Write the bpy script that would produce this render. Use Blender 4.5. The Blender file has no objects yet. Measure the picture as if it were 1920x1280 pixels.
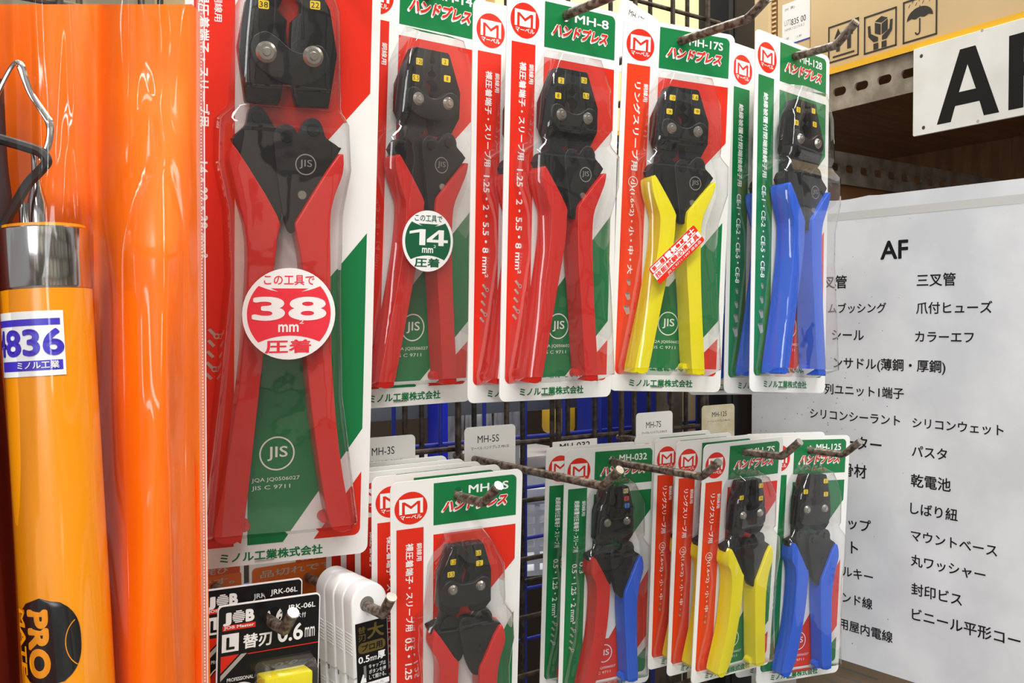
import bpy, bmesh, math, random
from mathutils import Vector, Matrix, noise
random.seed(7)
sc = bpy.context.scene
col = sc.collection
# ------------------------------------------------------------------ camera
F = 1823.0; CX, CY = 960.0, 640.0
AZ = math.radians(53.1); PIT = -math.atan(36 / F)
CAM = Vector((0, 0, 1.45))
FH = Vector((math.cos(AZ), math.sin(AZ), 0))
FWD = FH * math.cos(PIT) + Vector((0, 0, math.sin(PIT)))
RIGHT = Vector((math.sin(AZ), -math.cos(AZ), 0))
UP = RIGHT.cross(FWD)
cd = bpy.data.cameras.new('camera'); cam = bpy.data.objects.new('camera', cd); col.objects.link(cam)
cd.sensor_width = 36; cd.lens = 36 * F / 1920; cd.clip_start = 0.02
cam.location = CAM; cam.rotation_euler = FWD.to_track_quat('-Z', 'Y').to_euler()
sc.camera = cam
# ------------------------------------------------------------------ world, light, exposure
sc.view_settings.view_transform = 'Standard'; sc.view_settings.look = 'None'
sc.view_settings.gamma = 1; sc.view_settings.use_curve_mapping = False
sc.view_settings.exposure = 0.38
sc.cycles.transparent_max_bounces = 32; sc.cycles.max_bounces = 10
w = bpy.data.worlds.new('world'); sc.world = w; w.use_nodes = True
w.node_tree.nodes['Background'].inputs[0].default_value = (0.96, 0.98, 1, 1)
w.node_tree.nodes['Background'].inputs[1].default_value = 0.34
def area(name, loc, target, sx, sy, power, c=(1, 0.985, 0.95)):
    d = bpy.data.lights.new(name, 'AREA'); d.shape = 'RECTANGLE'; d.size = sx; d.size_y = sy; d.energy = power; d.color = c
    o = bpy.data.objects.new(name, d); col.objects.link(o); o.location = loc
    o.rotation_euler = (Vector(target) - Vector(loc)).to_track_quat('-Z', 'Y').to_euler()
    return o
area('fluorescent_aisle', (0.75, -0.35, 3.0), (0.6, 0.1, 0), 2.6, 0.32, 46)
area('fluorescent_side', (-1.0, -1.3, 3.0), (-1.0, -1.2, 0), 0.3, 2.6, 38)
area('fluorescent_far', (1.6, 2.6, 3.0), (1.6, 2.6, 0), 2.6, 0.3, 45)
area('back_fill', (0.85, 1.18, 3.0), (0.75, 1.05, 1.2), 1.6, 0.2, 30)  # added fill lamp, brightens the packets and cartons behind the grid
area('window_daylight', (-2.2, -2.6, 1.9), (0.5, 0.5, 1.4), 1.6, 1.2, 36, (0.95, 0.98, 1))

def ray(px, py): return FWD + RIGHT * ((px - CX) / F) - UP * ((py - CY) / F)
def on_y(px, py, Y): r = ray(px, py); return CAM + r * (Y / r.y)
def on_x(px, py, X): r = ray(px, py); return CAM + r * (X / r.x)
def at_depth(px, py, d): return CAM + ray(px, py) * d
# ------------------------------------------------------------------ materials
def lin(c): return tuple(((x / 255) / 12.92 if x / 255 <= 0.04045 else ((x / 255 + 0.055) / 1.055) ** 2.4) for x in c) + (1,)
MATS = {}
def mat(name, rgb, rough=0.4, metal=0.0, spec=0.5, var=None, scale=60, bump=0.0, stretch=(1, 1, 1), coat=0.0, sss=0.0):
    if name in MATS: return MATS[name]
    m = bpy.data.materials.new(name); m.use_nodes = True; nt = m.node_tree; b = nt.nodes['Principled BSDF']
    b.inputs['Base Color'].default_value = lin(rgb); b.inputs['Roughness'].default_value = rough
    b.inputs['Metallic'].default_value = metal; b.inputs['Specular IOR Level'].default_value = spec
    b.inputs['Coat Weight'].default_value = coat; b.inputs['Coat Roughness'].default_value = 0.08
    if var or bump:
        tc = nt.nodes.new('ShaderNodeTexCoord'); mp = nt.nodes.new('ShaderNodeMapping'); mp.inputs['Scale'].default_value = stretch
        n = nt.nodes.new('ShaderNodeTexNoise'); n.inputs['Scale'].default_value = scale; n.inputs['Detail'].default_value = 6
        nt.links.new(tc.outputs['Object'], mp.inputs[0]); nt.links.new(mp.outputs[0], n.inputs['Vector'])
        if var:
            r = nt.nodes.new('ShaderNodeValToRGB'); r.color_ramp.elements[0].position = 0.4; r.color_ramp.elements[1].position = 0.62
            r.color_ramp.elements[0].color = lin(rgb); r.color_ramp.elements[1].color = lin(var)
            nt.links.new(n.outputs['Fac'], r.inputs[0]); nt.links.new(r.outputs[0], b.inputs['Base Color'])
        if bump:
            bp = nt.nodes.new('ShaderNodeBump'); bp.inputs['Strength'].default_value = bump; bp.inputs['Distance'].default_value = 0.001
            nt.links.new(n.outputs['Fac'], bp.inputs['Height']); nt.links.new(bp.outputs[0], b.inputs['Normal'])
    MATS[name] = m; return m
def film(name, tint=(1, 1, 1), rough=0.05, ior=1.45, haze=0.0, bump=0.0, scale=40, stretch=(1, 1, 1)):
    m = bpy.data.materials.new(name); m.use_nodes = True; nt = m.node_tree; nt.nodes.clear()
    out = nt.nodes.new('ShaderNodeOutputMaterial'); mx = nt.nodes.new('ShaderNodeMixShader')
    tr = nt.nodes.new('ShaderNodeBsdfTransparent'); tr.inputs[0].default_value = (*tint, 1)
    gl = nt.nodes.new('ShaderNodeBsdfGlossy'); gl.inputs['Roughness'].default_value = rough
    fr = nt.nodes.new('ShaderNodeFresnel')
    # the film is thin: from either side light meets air, film, air (no total reflection from inside)
    ge = nt.nodes.new('ShaderNodeNewGeometry'); mr = nt.nodes.new('ShaderNodeMix'); mr.inputs[2].default_value = ior; mr.inputs[3].default_value = 1 / ior
    nt.links.new(ge.outputs['Backfacing'], mr.inputs[0]); nt.links.new(mr.outputs[0], fr.inputs[0])
    # a film has two faces: the reflection of both, r -> 2r/(1+r)
    ml = nt.nodes.new('ShaderNodeMath'); ml.operation = 'MULTIPLY'; ml.inputs[1].default_value = 1.8
    mn = nt.nodes.new('ShaderNodeMath'); mn.operation = 'MINIMUM'; mn.inputs[1].default_value = 1.0
    nt.links.new(fr.outputs[0], ml.inputs[0]); nt.links.new(ml.outputs[0], mn.inputs[0])
    nt.links.new(mn.outputs[0], mx.inputs[0])
    base = tr.outputs[0]
    if haze:
        df = nt.nodes.new('ShaderNodeBsdfDiffuse'); df.inputs[0].default_value = (0.9, 0.9, 0.9, 1)
        m2 = nt.nodes.new('ShaderNodeMixShader'); m2.inputs[0].default_value = haze
        nt.links.new(tr.outputs[0], m2.inputs[1]); nt.links.new(df.outputs[0], m2.inputs[2]); base = m2.outputs[0]
    nt.links.new(base, mx.inputs[1]); nt.links.new(gl.outputs[0], mx.inputs[2])
    if bump:
        tc = nt.nodes.new('ShaderNodeTexCoord'); mp = nt.nodes.new('ShaderNodeMapping'); mp.inputs['Scale'].default_value = stretch
        n = nt.nodes.new('ShaderNodeTexNoise'); n.inputs['Scale'].default_value = scale; n.inputs['Detail'].default_value = 2
        bp = nt.nodes.new('ShaderNodeBump'); bp.inputs['Strength'].default_value = bump; bp.inputs['Distance'].default_value = 0.002
        nt.links.new(tc.outputs['Object'], mp.inputs[0]); nt.links.new(mp.outputs[0], n.inputs['Vector'])
        nt.links.new(n.outputs['Fac'], bp.inputs['Height']); nt.links.new(bp.outputs[0], gl.inputs['Normal']); nt.links.new(bp.outputs[0], fr.inputs['Normal'])
    nt.links.new(mx.outputs[0], out.inputs[0]); MATS[name] = m; return m
CARD = mat('card_white', (238, 237, 233), 0.3)
RED = mat('print_red', (222, 42, 22), 0.3)
ORED = mat('print_orange_red', (226, 58, 20), 0.3)
GREEN = mat('print_green', (14, 118, 62), 0.3)
WHITE = mat('print_white', (242, 242, 240), 0.3)
BLACKP = mat('print_black', (18, 18, 18), 0.35)
GREYP = mat('print_grey', (120, 120, 120), 0.5)
SILV = mat('print_silver', (176, 170, 160), 0.35)
YEL = mat('print_yellow', (240, 205, 30), 0.4)
ETCH = mat('etched_grey', (135, 132, 125), 0.5)
SRED = mat('sticker_red', (232, 52, 68), 0.4)
SGREEN = mat('sticker_green', (10, 92, 58), 0.4)
STEELB = mat('blackened_steel', (26, 26, 26), 0.3, 0.55, 0.5, bump=0.15, scale=900)
STEELB2 = mat('blackened_steel_plate', (36, 36, 36), 0.32, 0.5, bump=0.15, scale=900)
RIVET = mat('rivet_steel', (178, 174, 165), 0.3, 0.9)
HRED = mat('handle_red', (204, 30, 22), 0.33, coat=0.2)
HYEL = mat('handle_yellow', (238, 222, 6), 0.36, coat=0.1)
HBLU = mat('handle_blue', (28, 92, 214), 0.36, coat=0.1)
BLISTER = film('blister_film', (0.97, 0.97, 0.97), 0.035, 1.5, haze=0.015, bump=0.25, scale=35)
BAG = film('bag_film', (0.985, 0.985, 0.985), 0.13, 1.42, haze=0.0, bump=0.5, scale=28, stretch=(1, 1, 0.12))
RUST = mat('rusty_wire', (50, 40, 33), .5, .4, var=(84, 72, 62), scale=160, bump=.2)
ROD = mat('worn_rod', (80, 62, 50), .42, .5, var=(146, 134, 122), scale=260, bump=.2)
ENDM = mat('bright_cut_steel', (205, 200, 190), 0.25, 0.95)
# ------------------------------------------------------------------ object helpers
def link(name, me, parent=None):
    o = bpy.data.objects.new(name, me); col.objects.link(o)
    if parent: o.parent = parent
    return o
def tag(o, label=None, cat=None, group=None, kind=None):
    if label: o['label'] = label
    if cat: o['category'] = cat
    if group: o['group'] = group
    if kind: o['kind'] = kind
    return o
def empty(name, mtx, label, cat, group=None):
    o = bpy.data.objects.new(name, None); col.objects.link(o); o.matrix_world = mtx; o.empty_display_size = 0.02
    return tag(o, label, cat, group)
def copy_tree(o, parent=None):
    c = o.copy(); col.objects.link(c); c.parent = parent
    for ch in list(o.children): copy_tree(ch, c)
    return c
class MB:
    def __init__(s): s.v = []; s.f = []; s.m = []; s.mats = []
    def mi(s, m):
        if m not in s.mats: s.mats.append(m)
        return s.mats.index(m)
    def add(s, vs, fs, m):
        k = len(s.v); i = s.mi(m); s.v += [tuple(x) for x in vs]
        for f in fs: s.f.append(tuple(k + a for a in f)); s.m.append(i)
    def bm(s, b, m):
        b.verts.ensure_lookup_table(); b.verts.index_update()
        s.add([v.co.copy() for v in b.verts], [[v.index for v in f.verts] for f in b.faces], m); b.free()
    def build(s, name, parent=None, smooth=True, ang=38):
        me = bpy.data.meshes.new(name); me.from_pydata(s.v, [], s.f)
        for m in s.mats: me.materials.append(m)
        me.polygons.foreach_set('material_index', s.m)
        if smooth:
            me.polygons.foreach_set('use_smooth', [True] * len(s.f)); me.update(); me.set_sharp_from_angle(angle=math.radians(ang))
        me.update(); return link(name, me, parent)
    def box(s, lo, hi, m, bev=0.0, M=None):
        b = bmesh.new(); bmesh.ops.create_cube(b, size=1)
        for v in b.verts: v.co = Vector([lo[i] + (v.co[i] + 0.5) * (hi[i] - lo[i]) for i in range(3)])
        if bev: bmesh.ops.bevel(b, geom=b.edges[:], offset=bev, segments=2, profile=0.5, affect='EDGES')
        if M: b.transform(M)
        s.bm(b, m)
    def tube(s, pts, r, m, n=10, cap=True, rr=None):
        pts = [Vector(p) for p in pts]; vs = []; fs = []
        ref = None
        for i, p in enumerate(pts):
            d = (pts[min(i + 1, len(pts) - 1)] - pts[max(i - 1, 0)]).normalized()
            if ref is None:
                ref = Vector((0, 0, 1)) if abs(d.z) < 0.9 else Vector((1, 0, 0))
            x = (ref - d * ref.dot(d)).normalized(); y = d.cross(x); ref = x
            q = rr[i] if rr else r
            for k in range(n):
                a = 2 * math.pi * k / n; vs.append(p + (x * math.cos(a) + y * math.sin(a)) * q)
        for i in range(len(pts) - 1):
            for k in range(n):
                a, b2 = i * n + k, i * n + (k + 1) % n
                fs.append((a, b2, b2 + n, a + n))
        if cap: fs.append(tuple(range(n - 1, -1, -1))); fs.append(tuple(len(pts) * n - n + k for k in range(n)))
        s.add(vs, fs, m)
def spline(pts, n=6, closed=False):
    pts = [Vector(p) for p in pts]; out = []; N = len(pts)
    rng = N if closed else N - 1
    for i in range(rng):
        g = (lambda k: pts[k % N]) if closed else (lambda k: pts[max(0, min(N - 1, k))])
        a, b, c, d = g(i - 1), g(i), g(i + 1), g(i + 2)
        for j in range(n):
            t = j / n
            out.append(0.5 * ((2 * b) + (c - a) * t + (2 * a - 5 * b + 4 * c - d) * t * t + (3 * b - a - 3 * c + d) * t ** 3))
    if not closed: out.append(pts[-1])
    return out
# text as filled outlines
TC = {}; _tc = bpy.data.curves.new('_t', 'FONT'); _to = bpy.data.objects.new('_t', _tc); col.objects.link(_to)
def text_geo(body, res=3, shear=0.0):
    key = (body, res, shear)
    if key not in TC:
        _tc.body = body; _tc.resolution_u = res; _tc.shear = shear; _tc.size = 1
        bpy.context.view_layer.update()
        dg = bpy.context.evaluated_depsgraph_get(); e = _to.evaluated_get(dg); m = e.to_mesh()
        vs = [(v.co.x, v.co.y) for v in m.vertices]; fs = [tuple(p.vertices) for p in m.polygons]
        e.to_mesh_clear(); TC[key] = (vs, fs)
    return TC[key]
def text_box(body, w, h, bold=0.0, res=3, shear=0.0):
    """glyph outlines fitted to a w x h box with its lower left corner at 0,0 (w or h None keeps the proportions)"""
    vs, fs = text_geo(body, res, shear)
    x0 = min(v[0] for v in vs); x1 = max(v[0] for v in vs); y0 = min(v[1] for v in vs); y1 = max(v[1] for v in vs)
    sx = w / (x1 - x0) if w else h / (y1 - y0); sy = h / (y1 - y0) if h else sx
    if not bold: return [((x - x0) * sx, (y - y0) * sy, 0.0) for x, y in vs], fs
    # heavier strokes: the same outlines printed again a hair apart
    ov = []; of = []; dirs = [(math.cos(a), math.sin(a)) for a in [math.pi * q / 6 for q in range(12)]] if bold > .028 else [(1, .5), (-1, .5), (1, -.5), (-1, -.5), (.3, 1), (-.3, -1)]
    dirs = [(0, 0)] + dirs
    cx_, cy_ = (x1 - x0) * sx, (y1 - y0) * sy; qx = 1 - 2 * bold * sx / cx_; qy = 1 - 2 * bold * sy / cy_
    for i, (dx, dy) in enumerate(dirs):
        k = len(ov)
        ov += [(((x - x0) * qx + bold * (1 + dx)) * sx, ((y - y0) * qy + bold * (1 + dy)) * sy, i * .035) for x, y in vs]; of += [tuple(k + a for a in f) for f in fs]
    return ov, of
def arc(cx, cy, r, a0, a1, n): return [(cx + r * math.cos(math.radians(a0 + (a1 - a0) * i / n)), cy + r * math.sin(math.radians(a0 + (a1 - a0) * i / n))) for i in range(n + 1)]
def rrect(u0, v0, u1, v1, r):
    """r = radii at (u0,v0),(u1,v0),(u1,v1),(u0,v1)"""
    if not isinstance(r, (tuple, list)): r = (r,) * 4
    out = []
    for (cx, cy, a), q in zip(((u0, v0, 180), (u1, v0, 270), (u1, v1, 0), (u0, v1, 90)), r):
        if q <= 0: out.append((cx, cy)); continue
        ox = cx + q if cx == u0 else cx - q; oy = cy + q if cy == v0 else cy - q
        out += arc(ox, oy, q, a, a + 90, 6)
    return out
def split_hole(poly_fn, u0, v0, u1, v1, r, hu, hv, hr):
    """two outlines of a rounded rectangle that together leave a round hole open"""
    L = rrect(u0, v0, hu, v1, (r[0], 0, 0, r[3])); R = rrect(hu, v0, u1, v1, (0, r[1], r[2], 0))
    k = [i for i, p in enumerate(L) if p == (hu, v0)][0]
    L = L[:k + 1] + [(hu - hr * math.sin(math.radians(a)), hv - hr * math.cos(math.radians(a))) for a in range(0, 181, 20)] + L[k + 1:]
    R = R + [(hu + hr * math.sin(math.radians(a)), hv + hr * math.cos(math.radians(a))) for a in range(0, 181, 20)]
    return L, R
# flat printing on a plane: pr(u, v, layer) -> point
class Print:
    def __init__(s, mb, fn): s.mb = mb; s.fn = fn
    def poly(s, pts, m, l=1): s.mb.add([s.fn(u, v, l) for u, v in pts], [tuple(range(len(pts)))], m)
    def rect(s, u0, v0, u1, v1, m, l=1, r=0): s.poly(rrect(u0, v0, u1, v1, r), m, l)
    def disc(s, cu, cv, r, m, l=1, n=40, ry=None): s.poly([(cu + r * math.cos(2 * math.pi * i / n), cv + (ry or r) * math.sin(2 * math.pi * i / n)) for i in range(n)], m, l)
    def ring(s, cu, cv, r, t, m, l=1, n=40, a0=0, a1=360):
        A = arc(cu, cv, r, a0, a1, n); B = arc(cu, cv, r - t, a0, a1, n)
        s.mb.add([s.fn(u, v, l) for u, v in A + B], [(i, i + 1, n + 2 + i, n + 1 + i) for i in range(n)], m)
    def text(s, body, u, v, w, h, m, l=2, bold=0.0, rot=0, res=3, shear=0.0):
        """box with top-left corner u,v (as read); rot 90 = turned clockwise, reading downwards: u = centre line, v = start"""
        vs, fs = text_box(body, w, h, bold, res, shear)
        hh = max(q[1] for q in vs)
        if rot == 90: q = [(u - hh / 2 + y, v + x, e) for x, y, e in vs]
        else: q = [(u + x, v + hh - y, e) for x, y, e in vs]
        s.mb.add([s.fn(a, b, l + e) for a, b, e in q], fs, m)
def xform(loc, yaw, pitch, roll):
    y, p, r = map(math.radians, (yaw, pitch, roll))
    return Matrix.Translation(loc) @ Matrix.Rotation(y, 4, 'Z') @ Matrix.Rotation(p, 4, 'X') @ Matrix.Rotation(r, 4, 'Y')
def plate(poly, y0, y1, bev=0.0, seg=2):
    """solid plate from an outline in (x,z); front at y0 (towards the viewer), back at y1"""
    b = bmesh.new(); vs = [b.verts.new((x, y0, z)) for x, z in poly]; f = b.faces.new(vs)
    r = bmesh.ops.extrude_face_region(b, geom=[f]); nv = [e for e in r['geom'] if isinstance(e, bmesh.types.BMVert)]
    for v in nv: v.co.y = y1
    bmesh.ops.recalc_face_normals(b, faces=b.faces[:])
    if bev:
        fe = [e for e in b.edges if all(abs(v.co.y - y0) < 1e-7 for v in e.verts)]
        bmesh.ops.bevel(b, geom=fe, offset=bev, segments=seg, profile=0.5, affect='EDGES', clamp_overlap=True)
    return b
# ------------------------------------------------------------------ crimper packs
W0 = 95.0
TPL = {
 'med': dict(H=270, k=1.0, hz=11, bot=258, cut=(82, 40, 135), g=(142, 46, 192.4, 216, 50, 229.5, 60), jis=(46.8, 219.8, 8.8), text=(46, 110, 116, 185, 190)),
 'm14': dict(H=270, k=1.133, hz=11.5, bot=258, cut=(82, 40, 135), g=(142, 46, 192.4, 216, 50, 229.5, 60), jis=(46.8, 219.8, 8.8), text=(46, 110, 116, 185, 190)),
 'big': dict(top=-27, H=314, k=1.242, hz=12.9, bot=303, cut=(66, 40, 125), g=(137.6, 55, 181, 243, 48.5, 267, 65), jis=(45, 254, 9.2), tu=-4.8, text=(25, 88, 105, 152, 188)),
 's125': dict(H=214.7, k=1.06, hz=11.7, bot=204, cut=(58, 42, 112), g=(112, 50, 168, 172, 60, 182, 66), jis=(46, 181, 8), text=(44, 88, 98, 150, 153)),
 's7': dict(H=214.7, k=.955, hz=10.5, bot=204, cut=(58, 42, 112), g=(112, 50, 168, 172, 60, 182, 66), jis=(46, 181, 8), text=(44, 88, 98, 150, 153)),
 'small': dict(H=214.7, k=1.0, hz=11, bot=204, cut=(58, 42, 112), g=(112, 50, 168, 172, 60, 182, 66), jis=(46, 181, 8), text=(44, 88, 98, 150, 153)),
 's3': dict(H=228, k=1.0, hz=11, bot=217, cut=(66, 42, 120), g=(106, 52, 178, 186, 60, 195, 68), jis=(46, 194, 8), text=(44, 108, 113, 192, 196)),
}
# tool outlines in mm on the card (u right, v down); jaw profile is the right half about c
TOOL = {
 'med': dict(c=43.8, head=[(11.5, 49), (13, 50), (22.2, 72), (22.2, 88), (15.5, 100)], gap=[(49, 0.5), (53, 0.7), (56, 2.6), (58.5, 0.6), (61, 0.8), (64, 3.4), (67, 0.8), (69.5, 4.5), (73, 4.5), (76, 1)], riv=(11, 80.3, 4),
   link=[(-18, 75), (-12, 73.6), (-5, 77.5), (0, 78.6), (5, 77.5), (12, 73.4), (18, 75.5), (19, 82), (14, 89), (6, 91.5), (-6, 91.5), (-14, 88.5), (-19, 82)],
   tl=[(18, 111), (21, 106), (25.5, 104), (26.5, 99), (30, 95.5), (34.5, 97), (38.5, 103), (40.5, 108), (41.5, 122), (43, 139), (39.5, 141.5), (36, 137), (19, 114)],
   tr=[(38.3, 112), (38, 105.5), (41.5, 101.5), (46, 101.5), (49.5, 104), (52, 101), (56, 98), (61, 99), (63.5, 103), (64, 106), (69.8, 111), (69, 115), (50, 138), (49, 146.5), (44.3, 146.5), (43, 139), (40.5, 124)],
   bolts=[(31, 101, 3.6), (44.2, 107, 3.4), (57.4, 104, 3.6)], jis=(55.5, 117.3, 5), pin=(53.3, 131.8, 2.3),
   hl=([(17.5, 118), (19, 127), (23, 137), (26, 146), (25, 168), (19.8, 203), (10.5, 251), (12, 255.3), (15.5, 256.5), (19.5, 255.5), (22, 250)], [(31, 200.6), (37.5, 165), (38.6, 146), (37.5, 139), (22, 117), (19.5, 116)]),
   hr=([(69.5, 115.5), (70.2, 122), (66, 132), (61, 145), (60.8, 167), (63.5, 205), (68.2, 252), (66.5, 256), (60, 256), (57.2, 251)], [(52.5, 205), (49.3, 177), (48, 150), (48.3, 141), (51, 136)]),
   lab=[(-9.3, 57.5), (9.6, 54.8), (-11.5, 67.6), (11.6, 64.8)], dep=(5, 14, 17.5, 2.5, 18.5),
   bl=[(35, 31, 63, 0), (41, 28, 66, 20), (60, 19.5, 75, 21), (92, 17, 77, 21), (95.5, 16.5, 78, 18.5), (98, 15, 80, 18.5), (104, 8.5, 83.5, 23), (124, 7.5, 83.5, 23.5), (146, 12.5, 76, 23.5), (170, 13.5, 75.5, 23.5), (210, 10, 80, 23.5), (252, 5.5, 84.5, 23), (258, 6, 84, 0)]),
 'small': dict(c=44, head=[(12, 32.2), (13.2, 33), (18.8, 52), (19, 75), (14, 81)], gap=[(32, 0.5), (36, 0.7), (38.5, 2.4), (41, 0.6), (44, 0.7), (47, 2.8), (50, 0.7), (54, 3)], riv=(10, 61.4, 3.6),
   link=[(-16, 57), (-11, 55), (-5, 58), (0, 58.6), (5, 58), (11, 55), (16, 57), (17.5, 63), (16.5, 71), (8, 74.5), (-8, 74.5), (-16.5, 71), (-17.5, 63)],
   tl=[(18, 91), (21, 87), (26, 85), (28, 80.5), (32, 79), (36, 81), (39, 86), (42, 96), (43.5, 112), (39, 118), (36, 113)],
   tr=[(40, 96), (39.5, 87), (43, 83.5), (47, 84), (50, 85), (53, 81.5), (57, 80), (61, 81), (63.5, 85), (64, 89), (69.5, 92.5), (68.5, 96), (55.5, 121), (54.5, 128.5), (48.5, 126), (43.5, 112)],
   bolts=[(32, 84, 3), (44.5, 88.5, 3), (57.5, 85.5, 3)], jis=None, pin=(57, 107.5, 3),
   hl=([(19.5, 96), (19.5, 104), (23, 110), (25, 124), (23, 160), (15, 197), (15.5, 202), (18, 204.3), (22.5, 203.6), (25.2, 199)], [(30, 187), (36.5, 150), (38.3, 118), (36.5, 113), (23.5, 91.5), (21, 91)]),
   hr=([(68.5, 93), (73, 104), (69.5, 118), (67.5, 135), (68.5, 165), (71, 199), (69, 203.5), (63, 203.5), (59.8, 199)], [(56.5, 165), (54, 140), (53.8, 125), (56.5, 118)]),
   lab=[(12.3, 38), (-10, 46.5), (13.2, 49.5)], dep=(5, 13, 16, 2.5, 17),
   bl=[(25, 33, 60, 0), (30, 30, 63, 18), (47, 21, 72.5, 20), (74, 18.5, 74, 20), (77, 18, 74.5, 17.5), (79.5, 17, 75.5, 17.5), (85, 10, 79.5, 21.5), (102, 9, 81, 22), (124, 11, 77.5, 22), (160, 10, 79, 22), (199, 5, 83, 21.5), (205, 6, 82, 0)]),
 'big': dict(c=46.7, head=[(12, 16), (13.5, 18), (20, 29), (23.8, 50), (20, 76)], gap=[(16, 1), (22, 1), (27, 5.5), (32, 5.5), (36, 1.5), (41, 1.2), (47, 1)], riv=(11.2, 52.2, 5),
   link=[(-17.5, 46), (-12, 42.5), (-6, 45), (0, 49.5), (6, 51), (11, 47), (16, 47.5), (19, 54), (15, 62), (6, 66.5), (-4, 65.5), (-14, 60), (-18.5, 53)],
   tl=[(21, 93), (24, 89.5), (27, 86), (28.5, 79), (32, 77), (36, 79.5), (40, 86), (42, 90), (43.5, 110), (44.5, 127), (41.3, 130), (22, 97)],
   tr=[(40.3, 98), (39.8, 90), (42.5, 86), (46, 85), (49.5, 86.5), (51.5, 89), (53.5, 85), (57, 81.5), (61.5, 82), (64, 86.5), (65.5, 90.5), (71.9, 94.6), (71.5, 98), (52, 128.5), (50.3, 137), (47.2, 137), (44.5, 127), (42, 112)],
   bolts=[(32.5, 82.5, 3.4), (46, 91, 3.2), (59, 87, 3.4)], jis=(55.5, 104, 5.2), pin=(53.8, 119, 2.3),
   hl=([(18.5, 103), (20.5, 112), (23.5, 125), (27, 140), (27.2, 165), (23.5, 215), (15.5, 270), (11.5, 289), (13.5, 294.5), (18, 296), (23, 295), (26, 289)], [(33.5, 215), (39.5, 160), (41.6, 140), (41.4, 129.5), (22, 98.5), (19.5, 98.5)]),
   hr=([(71.6, 98), (73.7, 107), (70, 118), (67.8, 130), (68.3, 154), (69.6, 201), (74.5, 250), (81.5, 290), (80, 294.5), (75, 294.5), (69.5, 288)], [(62, 245), (56.5, 200), (54, 155), (50.5, 136), (52.5, 129)]),
   lab=[(-12, 30), (12.5, 27.5)], dep=(5, 14, 18.5, 2.5, 19),
   bl=[(5, 33, 60, 0), (10, 30, 64, 22), (30, 23, 72, 23), (72, 20, 73.5, 23), (75, 20, 74, 19), (78, 19, 75, 19), (84, 13, 78, 24.5), (106, 12.5, 79.5, 25), (128, 17, 75.5, 25), (160, 18, 75, 25), (220, 13, 77, 25), (290, 6, 87, 24.5), (299, 7, 86, 0)]),
}
def shift_tool(t, du, dv):
    S = lambda L: [(a + du, b + dv) + tuple(r) for a, b, *r in L]; V = lambda L: [(a, b + dv) for a, b in L]
    q = dict(t); q['c'] = t['c'] + du
    for k in ('head', 'link', 'lab'): q[k] = V(t[k])
    q['gap'] = [(a + dv, b) for a, b in t['gap']]; q['riv'] = (t['riv'][0], t['riv'][1] + dv, t['riv'][2])
    for k in ('tl', 'tr', 'bolts'): q[k] = S(t[k])
    q['pin'] = S([t['pin']])[0]; q['hl'] = tuple(S(x) for x in t['hl']); q['hr'] = tuple(S(x) for x in t['hr'])
    q['bl'] = [(v + dv, a + du, b + du, h) for v, a, b, h in t['bl']]
    return q
TOOL['s3'] = shift_tool(TOOL['small'], 5, 13.5)
TOOL['s032'] = dict(TOOL['small'], lab=[(9.8, 36.2), (10.8, 42.8), (11.6, 49)])
TPL['s032'] = TPL['small']
TOOL['s7'] = TOOL['s125'] = TOOL['small']
TOOL['m14'] = shift_tool(TOOL['med'], 3, -1)
TOOL['s3']['lab'] = [(-8.5, 56), (8.5, 52), (10, 59.5), (-10.5, 64.7)]

def logo(P, cu, cv, r):
    P.disc(cu, cv, r, RED, 1)
    q = lambda L: [(cu + x * r, cv - y * r) for x, y in L]
    P.poly(q([(-.72, .58), (.72, .58), (.72, -.35), (.55, -.35), (.55, .4), (.38, .4), (0, .12), (-.38, .4), (-.55, .4), (-.55, -.35), (-.72, -.35)]), WHITE, 2)
    P.poly(q([(-.38, .22), (0, -.06), (.38, .22), (.38, -.35), (-.38, -.35)]), WHITE, 2)
    P.text('マーベル', cu - .66 * r, cv + .42 * r, 1.32 * r, .27 * r, WHITE, 2, bold=.02, res=2)
def hand_press(P, u, v, w, h):
    P.text('ハンドプレス', u - .3, v + .9, w + .4, h + .6, WHITE, 2, bold=.085, shear=.26)
    P.text('ハンドプレス', u + .5, v - .2, w + .2, h + .4, WHITE, 4, bold=.085, shear=.26)
    P.text('ハンドプレス', u + .9, v + .2, w - .8, h - .2, RED, 6, bold=.042, shear=.26)
def strip_icons(P, v, kind):
    for i in range({'ring': 3, 'ring2': 2, 'cap': 4, 'lug': 5, 'lug4': 4}[kind]):
        u = 12 - i * .4
        if kind in ('ring', 'ring2', 'cap'):
            s = (1.5 + .45 * i) * (0.6 if kind == 'ring2' else 1); vv = v + i * (9.5 if kind == 'ring' else 5 if kind == 'ring2' else 10)
            P.poly([(u - s, vv), (u + s, vv - .6), (u + s * 1.25, vv + 4.0 * s / 2), (u + .3, vv + 4.8 * s / 2)], SILV, 2)
            P.disc(u, vv - .2, s, GREYP, 3, 16, .8)
        else:
            vv = v + i * 5.6
            P.poly([(u - 2, vv), (u - .6, vv - .8), (u + 2.2, vv + 2.2), (u + 1, vv + 3.2)], SILV, 2)
            if i in (0, 3): P.ring(u + 2.4, vv + 3.2, 1.5, .7, SILV, 3, 16)
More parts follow.
